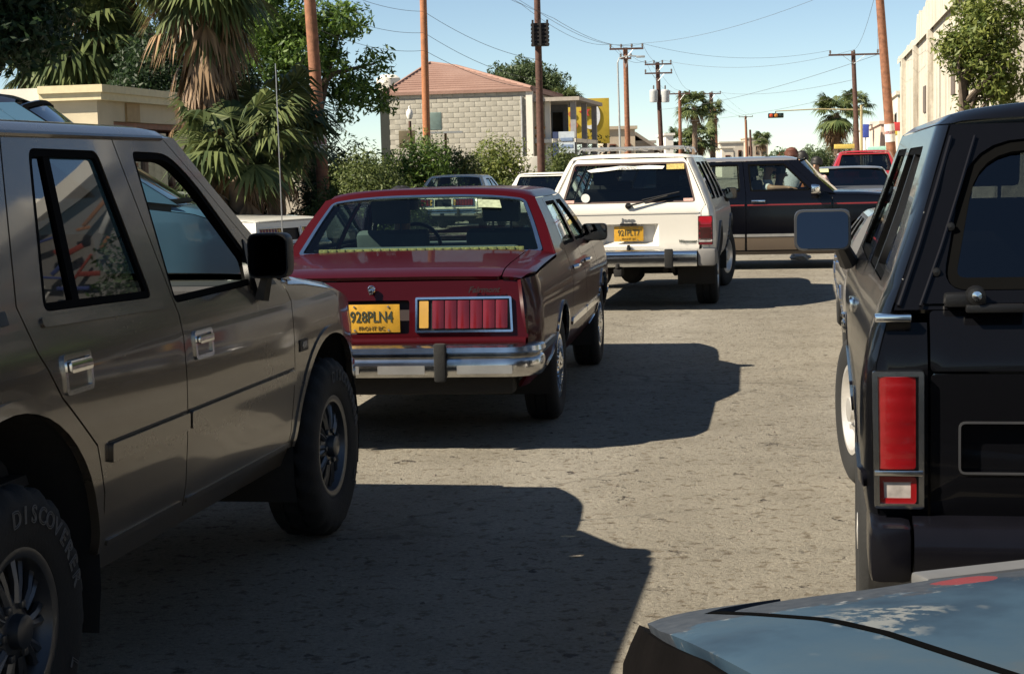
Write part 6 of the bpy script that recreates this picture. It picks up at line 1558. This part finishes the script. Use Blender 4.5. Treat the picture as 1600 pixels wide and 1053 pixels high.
for k in range(8):
    x0 = .70 + k * 1.28; fr_ = MB()
    for a0, a1, b0, b1 in ((x0, x0 + .07, .5, H_ - .66), (x0 + 1.2, x0 + 1.27, .5, H_ - .66), (x0, x0 + 1.27, .42, .5), (x0, x0 + 1.27, 1.25, 1.31)): wbox(fr_, Cn, ex, ey, a0, a1, -.62, -.54, b0, b1)
    wf = fr_.build('shop_window', M_BROWN, shop)
    m = MB(); wbox(m, Cn, ex, ey, x0 + .06, x0 + 1.21, -.60, -.585, .5, H_ - .66); m.build('pane', SHOPG, wf)
m = MB(); wbox(m, Cn, ex, ey, .62, 11, -.66, -.5, 0, .42); m.build('stall_riser', M_BROWN, shop)
m = MB(); wbox(m, Cn, ex, ey, .62, 11, -.895, -.86, .42, H_ - .66); m.build('shop_back', simple('shop_interior', (.20, .06, .04), .8), shop)

# two-storey house of grey concrete blocks, square to the street
A = at(828, 200, 62); A.z = 0
wd = Vector((-SC, SS, 0)); pd = Vector((SS, SC, 0)); on = -pd; WL = 5.35
zE = at(822, 138, 62).z
M_BLOCK = [simple('concrete_block_%d' % k, c, .95, var=.18, vscale=3, bmp=.4, bscale=30) for k, c in enumerate(((.36, .34, .29), (.37, .35, .30), (.35, .33, .28)))]
house = empty('block_house', (0, 0, 0)); tag(house, 'two-storey grey concrete block house with red hipped roof and balcony', 'house')
m = MB(); wbox(m, A, wd, on, .02, WL - .02, -7.5, .014, 0, zE - .05); hw = m.build('wall', simple('mortar', (.315, .295, .25), .95, bmp=.3), house)
bw_, bh_ = .40, .19; ncol = int(WL / bw_); bw_ = WL / ncol; ncou = 15; zb0 = zE - ncou * bh_ - .06
protos = []
for k in range(3):
    m = MB(); m.box((0, 0, 0), (bw_ - .012, .05, bh_ - .012), bev=.006); o = m.build('concrete_block', M_BLOCK[k], hw); protos.append(o.data)
    bpy.data.objects.remove(o)
ang = math.atan2(wd.y, wd.x); rb_ = random.Random(5)
for j in range(ncou):
    for i in range(ncol):
        x = (i + .5 + (.5 if j % 2 else 0)) * bw_
        if x > WL - bw_ * .4: continue
        o = bpy.data.objects.new('concrete_block', protos[rb_.randrange(3)]); C.objects.link(o); o.parent = hw
        pz = A + wd * x + on * (.0 + rb_.uniform(-.004, .004)); o.location = (pz.x, pz.y, zb0 + (j + .5) * bh_); o.rotation_euler = (0, 0, ang)
m = MB(); wbox(m, A, wd, on, -.12, .12, -.2, .05, 0, zE - .03); m.build('corner_post', M_LWALL, house)
m = MB(); m.tube([A + on * .08 + wd * .28 + Vector((0, 0, .2)), A + on * .08 + wd * .28 + Vector((0, 0, zE - .3))], .04, 8); m.build('drain_pipe', M_GALV, house)
# hipped roof in tiles
def roof_mat():
    mm, nt, b = mat_base('red_roof_tiles'); v = coords(nt)
    n1 = noise(nt, v, 1.2, 5); n2 = noise(nt, v, 14, 4)
    c = mixc(nt, n2.outputs[0], ramp(nt, n1.outputs[0], [(.3, (.23, .13, .10)), (.7, (.31, .195, .155))]), (.20, .115, .09))
    nt.links.new(c, b.inputs['Base Color']); b.inputs['Roughness'].default_value = .85; bump(nt, b, n2.outputs[0], .3, .02)
    return mm
M_ROOF = roof_mat()
ov = .12
e = [A - wd * ov + on * ov, A + wd * (WL + ov) + on * ov, A + wd * (WL + ov) - on * (7.5 + ov), A - wd * ov - on * (7.5 + ov)]
e = [v + Vector((0, 0, zE)) for v in e]
ridge = [at(712, 104, 66.0), at(672, 99, 66.5)]
roof = MB(); roof.add(e + ridge, [(0, 1, 5, 4), (1, 2, 5), (2, 3, 4, 5), (3, 0, 4)]); roof.add([v - Vector((0, 0, .12)) for v in e] + e, [(0, 1, 2, 3), (0, 1, 5, 4), (1, 2, 6, 5), (2, 3, 7, 6), (3, 0, 4, 7)])
ro = roof.build('roof', M_ROOF, house)
# tile courses as raised laths on the two visible slopes
for (c0, c1, r0_, r1_, nn) in ((e[0], e[1], ridge[0], ridge[1], 13), (e[3], e[0], ridge[0], ridge[0], 13)):
    for k in range(1, nn):
        t = k / nn; a_, b_ = c0 + (r0_ - c0) * t, c1 + (r1_ - c1) * t
        m = MB(); m.tube([a_ + Vector((0, 0, .012)), b_ + Vector((0, 0, .012))], .03, 5); m.build('tile_course', M_ROOF, ro)
m = MB()
for c0, r0_ in ((e[0], ridge[0]), (e[1], ridge[1]), (e[3], ridge[0])): m.tube([c0, r0_], .08, 6)
m.tube(ridge, .08, 6); m.build('ridge_tiles', M_ROOF, ro)
# balcony wing on the street side, its open end towards the camera
so = -wd
m = MB(); wbox(m, A, so, on, .13, 1.66, -7.0, -.3, 2.40, 2.55); m.build('balcony_floor', M_LWALL, house)
m = MB(); wbox(m, A, so, on, .0, 1.85, -7.2, -.1, zE - .50, zE - .36); m.build('balcony_roof', simple('balcony_roof_felt', (.34, .30, .26), .9), house)
for x, d_ in ((.50, -.45), (1.46, -.45), (1.46, -3.5), (1.46, -6.6)):
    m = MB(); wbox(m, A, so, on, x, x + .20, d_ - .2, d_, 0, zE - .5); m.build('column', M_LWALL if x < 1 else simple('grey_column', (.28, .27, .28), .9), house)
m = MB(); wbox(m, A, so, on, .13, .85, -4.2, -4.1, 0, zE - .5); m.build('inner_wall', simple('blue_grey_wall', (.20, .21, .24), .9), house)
for k, x in enumerate((.2,)):
    m = MB(); wbox(m, A, so, on, x, x + .5, -4.1, -4.05, 2.6, 3.7); wv = m.build('balcony_window', simple('blue_grey_frame', (.14, .16, .20), .6), house)
    m = MB(); wbox(m, A, so, on, x + .05, x + .45, -4.05, -4.04, 2.66, 3.64); m.build('pane', SHOPG, wv)
M_RAIL = simple('orange_rail', (.36, .17, .05), .8)
for z in (2.92, 2.62, 2.32):
    m = MB(); wbox(m, A, so, on, .13, .50, -.42, -.36, z, z + .10); m.build('balcony_rail', M_RAIL, house)
m = MB(); wbox(m, A, so, on, 1.02, 1.62, -.34, -.30, 2.0, 2.80); pn = m.build('balcony_banner', simple('banner_white', (.42, .47, .52), .7), house)
m = MB(); wbox(m, A, so, on, .80, 1.0, -.34, -.30, 1.9, 2.80); m.build('balcony_banner', simple('banner_navy', (.02, .035, .10), .7), house)
for z in (2.2, 2.45): m = MB(); wbox(m, A, so, on, 1.1, 1.55, -.30, -.285, z, z + .12); m.build('banner_stripe', simple('banner_blue', (.16, .22, .34), .7), pn)
# white water tank and air cooler at the house's left
q_ = at(607, 128, 78); wt = empty('water_tank', (q_.x, 78, 0)); tag(wt, 'white water tank on a dark stand left of the red roof', 'tank')
m = MB(); m.lathe([(0, q_.z + .35), (.35, q_.z + .30), (.55, q_.z + .15), (.55, q_.z - .45), (0, q_.z - .45)], 16, 'z'); m.build('tank', M_LWALL, wt)
m = MB(); m.box((.1, 0, (q_.z - .45) / 2), (1.0, 1.0, q_.z - .46)); m.build('stand', simple('dark_grey_wall', (.035, .04, .035), .9), wt)
q_ = at(680, 190, 58); ac = empty('kiosk', (q_.x, 58, 0)); tag(ac, 'small grey green kiosk with a flat canopy behind the orange pole', 'kiosk')
m = MB(); m.box((-.05, 0, q_.z), (.55, .6, .6), bev=.03); m.build('cabinet', simple('grey_green', (.16, .22, .20), .6), ac)
m = MB(); m.box((.2, -.2, q_.z - .40), (1.5, 1.0, .06)); m.build('canopy', M_GALV, ac)
for x in (-.35, .35): m = MB(); m.tube([(x, -.2, 0), (x, -.2, q_.z - .42)], .045, 8); m.build('leg', M_WOODD, ac)
q_ = at(640, 178, 46); gl_ = empty('street_lamp', (q_.x, 46, 0)); tag(gl_, 'white globe lamp on a post left of the orange pole', 'lamp')
m = MB(); m.lathe([(0, -.16), (.06, -.14), (.095, -.05), (.095, .03), (.06, .10), (.03, .13), (.03, .20), (0, .22)], 16, 'z', (0, 0, q_.z)); m.build('globe', M_WHITE, gl_)
m = MB(); m.tube([(0, 0, 0), (0, 0, q_.z - .2)], .04, 8); m.build('post', M_WOODD, gl_)
q_ = at(636, 218, 47.5); sb = empty('sign_board', (q_.x, 47.5, 0)); tag(sb, 'blank tan sign board on a yellow post beside the hedge', 'sign')
m = MB(); m.box((0, 0, q_.z), (.46, .05, .50), bev=.01); m.build('board', simple('tan_board', (.13, .105, .062), .8), sb)
m = MB(); m.box((.12, .06, (q_.z + .1) / 2), (.07, .05, q_.z + .1)); m.build('post', YG, sb)
for k, (px, Y, w_, h_) in enumerate(((720, 60, 2.6, 1.1), (790, 58, 1.2, 1.5), (826, 60, .7, 1.9), (690, 49, .9, 1.3))):
    q_ = at(px, 250, Y); m = MB(); m.box((0, 0, h_ / 2), (w_, .25, h_), bev=.03)
    o = m.build('garden_wall', M_LWALL); o.location = (q_.x, Y, 0)
    tag(o, ['white garden wall piece behind the dark shrub', 'white garden wall piece behind the flowering shrub', 'narrow white gate pier at the corner of the block house', 'pale grey meter box wall at the foot of the orange pole'][k], 'wall')
# yellow hoarding with a white ring and a red figure
y0, y1 = at(882, 155, 82), at(953, 224, 82); hb = empty('painted_hoarding', ((y0.x + y1.x) / 2, 82, 0)); tag(hb, 'yellow painted hoarding with a white ring and a red shape', 'billboard')
W2 = (y1.x - y0.x) / 2; zt_, zb_ = y0.z, y1.z
m = MB(); m.box((0, .3, (zt_ + zb_) / 2), (W2 * 2, .5, zt_ - zb_), bev=.02); m.build('board', simple('hoarding_yellow', (.42, .30, .025), .8, var=.15, vscale=1.5), hb)
for x in (-W2 * .8, W2 * .8): m = MB(); m.box((x, .3, zb_ / 2), (.18, .18, zb_)); m.build('post', M_WOODD, hb)
rc0 = at(923, 181, 82); cx = rc0.x - hb.location.x; cz = rc0.z
ringp = [(cx + .46 * math.cos(a), cz + .66 * math.sin(a)) for a in np.linspace(R(-140), R(130), 26)] + [(cx - .10 + .38 * math.cos(a), cz + .02 + .50 * math.sin(a)) for a in np.linspace(R(130), R(-140), 26)]
m = MB(); m.prism(ringp, -.01, .045, 'y'); m.build('painted_ring', simple('paint_white', (.58, .60, .62), .7), hb)
star = [(cx - .28 + (.30 if i % 2 == 0 else .13) * math.cos(i * PI / 5 + .5), cz + .18 + (.30 if i % 2 == 0 else .13) * math.sin(i * PI / 5 + .5)) for i in range(10)]
m = MB(); m.prism(star, -.02, .045, 'y'); m.build('painted_figure', simple('paint_red', (.45, .04, .03), .7), hb)
for dx, dz, s_ in ((-.95, .1, .16), (-.85, -.45, .22)):
    m = MB(); m.prism([(cx + dx + s_ * math.cos(a), cz + dz + s_ * .9 * math.sin(a)) for a in np.linspace(0, 2 * PI, 9)[:-1]], -.02, .045, 'y'); m.build('painted_blob', simple('paint_orange', (.45, .14, .03), .7), hb)
# plain low buildings farther up the street
def block(label, px0, px1, py, Y, col, depth=8, wins=0, roof=None, name='street_building', ang=0):
    a, b = at(px0, py, Y), at(px1, py, Y); h = a.z; w = b.x - a.x
    root = empty(name, ((a.x + b.x) / 2, Y, 0), ang); tag(root, label, 'building')
    mt = simple('stucco_%d_%d' % (px0, Y), col, .9, var=.12, vscale=.8, bmp=.3, bscale=20)
    m = MB(); m.box((0, depth / 2, h / 2), (w, depth, h)); m.build('wall', mt, root)
    m = MB(); m.box((0, depth / 2, h + .1), (w + .3, depth + .3, .2)); m.build('parapet', roof or mt, root)
    for k in range(wins):
        x = -w / 2 + w * (k + .5) / wins; m = MB(); m.box((x, -.02, h * .62), (w / wins * .42, .08, h * .28)); wv = m.build('window', M_BROWN, root)
        m = MB(); m.box((x, -.07, h * .62), (w / wins * .36, .03, h * .24)); m.build('pane', SHOPG, wv)
    return root
block('low beige building right of the yellow hoarding', 945, 992, 203, 104, (.40, .33, .25), wins=2)
rg = block('small house with dark sloping roof left of the transformer pole', 985, 1022, 225, 118, (.32, .28, .24), wins=1)
gx = at(1004, 206, 118); m = MB(); m.prism([(-1.1, gx.z - 1.0), (-.5, gx.z), (1.4, gx.z - 1.3), (1.3, gx.z - 1.5), (-.5, gx.z - .25), (-1.2, gx.z - 1.2)], -.6, 8, 'y'); m.build('roof', simple('weathered_roof', (.20, .17, .14), .9), rg)
block('far white cabin behind the far short palm', 1040, 1052, 212, 150, (.60, .58, .54))
block('far pale building between the far poles', 1125, 1162, 224, 230, (.46, .41, .34), wins=3)
block('far tan building beside the smallest far palm', 1166, 1200, 217, 340, (.40, .34, .27), wins=3)
block('far low building with a flat roof before the street end', 1128, 1146, 232, 180, (.55, .50, .42), wins=1)
# right side of the street
def facade(label, s0, s1, t, h, col, depth=9, name='street_building', wins=0, winz=(1.0, 2.4), mat=None, wcol=(.10, .12, .15)):
    o = st(s0, t); ex, ey = Vector((SS, SC, 0)), Vector((SC, -SS, 0)) * (1 if t > 0 else -1)
    root = empty(name, (0, 0, 0)); tag(root, label, 'building')
    mt = mat or simple('facade_%d_%d' % (s0, int(t * 10)), col, .9, var=.1, vscale=.7, bmp=.35, bscale=18)
    m = MB(); wbox(m, o, ex, ey, 0, s1 - s0, 0, depth, 0, h); m.build('wall', mt, root)
    m = MB(); wbox(m, o, ex, ey, -.1, s1 - s0 + .1, -.12, depth + .1, h, h + .22); m.build('parapet', mt, root)
    for k in range(wins):
        x = (s1 - s0) * (k + .25) / wins; w_ = (s1 - s0) / wins * .5
        m = MB(); wbox(m, o, ex, ey, x, x + w_, -.04, .05, *winz); wv = m.build('window', simple('window_frame_%d' % s0, wcol, .6), root)
        m = MB(); wbox(m, o, ex, ey, x + .08, x + w_ - .08, -.06, -.035, winz[0] + .08, winz[1] - .08); m.build('pane', SHOPG, wv)
    return root, o, ex, ey
def stained():
    mm, nt, b = mat_base('stained_white_wall'); v = coords(nt); v2 = coords(nt, 'Object', (1.6, 1.6, .16))
    n1 = noise(nt, v2, 1.1, 6, .65); n2 = noise(nt, v, 6, 5)
    base = ramp(nt, n2.outputs[0], [(.3, (.42, .38, .315)), (.7, (.50, .46, .39))])
    c = mixc(nt, ramp(nt, n1.outputs[0], [(.52, (0, 0, 0)), (.66, (.75, .75, .75))]), base, (.20, .165, .125))
    nt.links.new(c, b.inputs['Base Color']); b.inputs['Roughness'].default_value = .95; bump(nt, b, n2.outputs[0], .5, .03)
    return mm
rw, o_, ex_, ey_ = facade('tall white rough-walled building on the right behind the street tree', 46, 92, 4.9, 6.6, (0, 0, 0), 14, mat=stained())
rj_ = random.Random(4); prof = []; x = 0.0
while x < 46:                                   # broken, crumbling wall head
    prof.append((x, 6.75 + (.9 if 12 < x < 30 else .35 if x <= 12 else 0) + rj_.uniform(-.18, .18))); x += rj_.uniform(.5, 1.4)
prof.append((46, 6.7)); m = MB(); n = len(prof)
vs_ = [o_ + ex_ * x + ey_ * d_ + Vector((0, 0, z)) for d_ in (-.14, .35) for x, z in prof] + [o_ + ex_ * x + ey_ * d_ + Vector((0, 0, 6.5)) for d_ in (-.14, .35) for x, z in prof]
fs_ = []
for i in range(n - 1):
    fs_ += [(i, i + 1, 2 * n + i + 1, 2 * n + i), (n + i, 3 * n + i, 3 * n + i + 1, n + i + 1), (i, n + i, n + i + 1, i + 1)]
m.add(vs_, fs_); m.build('broken_parapet', rw.children[0].data.materials[0], rw)
for x in (40.5, 31, 22): m = MB(); wbox(m, o_, ex_, ey_, x, x + .7, -.22, .02, 0, 6.5); m.build('buttress', rw.children[0].data.materials[0], rw)
for x, z in ((26, 3.4), (12, 3.6)):
    m = MB(); wbox(m, o_, ex_, ey_, x, x + 1.3, -.05, .03, z, z + 1.1); m.build('vent', simple('vent_dark', (.10, .08, .07), .9), rw)
facade('narrow aqua shop front beyond the white building', 94, 99, 5.4, 5.9, (.18, .42, .40), 9)
facade('cream two-storey shop beyond the aqua front', 100, 116, 5.2, 5.2, (.62, .54, .44), 9, wins=4, winz=(2.9, 4.2))
facade('pink low shop far along the right pavement', 118, 140, 5.0, 3.9, (.60, .44, .36), 9, wins=5, wcol=(.05, .10, .30))
facade('white long shop farthest along the right pavement', 142, 190, 5.2, 4.4, (.64, .60, .54), 9, wins=8)
# shop signs on the right
for k, (px, py, Y, w_, h_, col, lab) in enumerate(((1408, 198, 95, 1.0, .5, (.50, .03, .03), 'red shop sign low on the right beside the leaning pole'), (1396, 205, 98, .8, .45, (.50, .40, .06), 'small yellow shop sign left of the red one'), (1353, 205, 112, .4, .9, (.03, .06, .32), 'blue upright sign behind the mast'), (1322, 229, 112, 1.6, .3, (.55, .42, .10), 'yellow strip sign above the red-roofed vehicle'), (1372, 232, 108, 1.4, .25, (.30, .55, .50), 'pale aqua strip sign near the leaning pole foot'))):
    p = at(px, py, Y); r_ = empty('shop_sign', (p.x, Y, 0)); tag(r_, lab, 'sign')
    m = MB(); m.box((0, 0, p.z), (w_, .12, h_), bev=.02); m.build('board', simple('sign_%d' % k, col, .6), r_)
    m = MB(); m.tube([(0, .1, 0), (0, .1, p.z)], .04, 6); m.build('post', M_GALV, r_)
# unseen blocks and trees added around the camera: less sky fill, darker reflections
facade('ochre shop row added unseen at the near right for reflections and less sky fill', -30, 19, 14.0, 3.2, (.50, .46, .40), 9, wins=10)
facade('white house row added unseen at the near left to cut sky fill', -40, 8, -15, 4.2, (.55, .50, .42), 9, wins=8)
facade('grey house added unseen behind the camera to cut sky fill', -60, -42, 7, 5.0, (.36, .33, .30), 9, wins=4)
for k, (s_, t_, hh) in enumerate(((1, 10.5, 2.6), (6.5, 11.0, 2.3), (13, 9.5, 2.8), (-6, 9.2, 3.4), (26, 9.5, 5.0))):
    b_ = st(s_, t_); c_ = st(s_, t_, hh)
    tree(['unseen added tree nearest the camera on the right pavement', 'second unseen added tree on the right pavement', 'third unseen added tree on the right pavement', 'unseen added tree behind the camera on the right', 'tree on the far side street corner'][k], (b_.x, b_.y, .13), hh * 1.2, .13, [(c_.x, c_.y, hh * .72, 1.5, 1.5, 1.25)], 26, 330, .17, LEAF_G, 120 + k, cr=(.4, .65), fork=.5)
# corner shop across the side street, mirrored in the near windows: coloured goods hang on its wall
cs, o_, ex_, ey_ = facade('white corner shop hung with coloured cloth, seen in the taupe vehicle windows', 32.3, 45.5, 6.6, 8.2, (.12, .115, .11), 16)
for k, (y_, h_) in enumerate(((0, .5), (3.5, 1.0), (7, .7), (10.5, 1.2))): m = MB(); wbox(m, o_, ex_, ey_, -.02, 4, y_, y_ + 3.4, 8.42, 8.42 + h_ * .6); m.build('stepped_parapet', M_LWALL, cs)
rk = random.Random(9); COLS = (('red', (.13, .022, .018)), ('blue', (.022, .035, .11)), ('white', (.30, .29, .27)), ('orange', (.17, .07, .025)))
for k in range(96):
    nm_, col = COLS[k % 4]; p = o_ + ey_ * (.4 + (k % 24) * .65 + rk.uniform(-.3, .3)) - ex_ * .12 + Vector((0, 0, 6.7 + (k // 24) * .36 + rk.uniform(-.25, .25)))
    m = MB(); m.box((0, 0, 0), (rk.uniform(.25, .9), .04, rk.uniform(.04, .12)), Matrix.Rotation(-YAW, 3, 'Z') @ Matrix.Rotation(rk.uniform(-.7, .7), 3, 'Y'), bev=.02)
    o = m.build('hanging_cloth', simple('cloth_' + nm_, col, .9)); o.location = p
    tag(o, nm_ + ' cloth hung on the wall of the white corner shop', 'cloth', nm_ + ' cloths on the corner shop')
for k, (s_, t_, hh) in enumerate(((31.0, 8.0, 7.9), (31.0, 11.0, 7.5), (31.0, 15.0, 8.1))):
    b_ = st(s_, t_); tree(['first dark tree before the cloth-hung corner shop', 'second dark tree before the cloth-hung corner shop', 'third dark tree before the cloth-hung corner shop'][k], (b_.x, b_.y, .0), hh * 1.2, .12, [(b_.x, b_.y, hh * .58, 1.9, 1.2, hh * .36)], 40, 330, .17, LEAF_D, 140 + k, cr=(.35, .6), fork=.4)
# the wood that closes the horizon
rng = np.random.RandomState(77); cl = []
for i in range(420):
    X = rng.uniform(-420, 520); Y = rng.uniform(380, 640)
    s_, t_ = st_of(Vector((X, Y, 0)))
    if -16 < t_ < 9 and s_ < 480: continue
    r_ = rng.uniform(2.0, 4.2); cl.append((X, Y, r_ * .7, r_))
for i in range(60):
    X = rng.uniform(-90, -14); Y = rng.uniform(70, 180); r_ = rng.uniform(1.4, 2.6); cl.append((X, Y, r_ * .8, r_))
o = link('wood', leaf_cloud('wood', cl, 26, .75, rng), LEAF_F); tag(o, 'distant mass of trees closing the horizon', 'trees', kind='stuff')
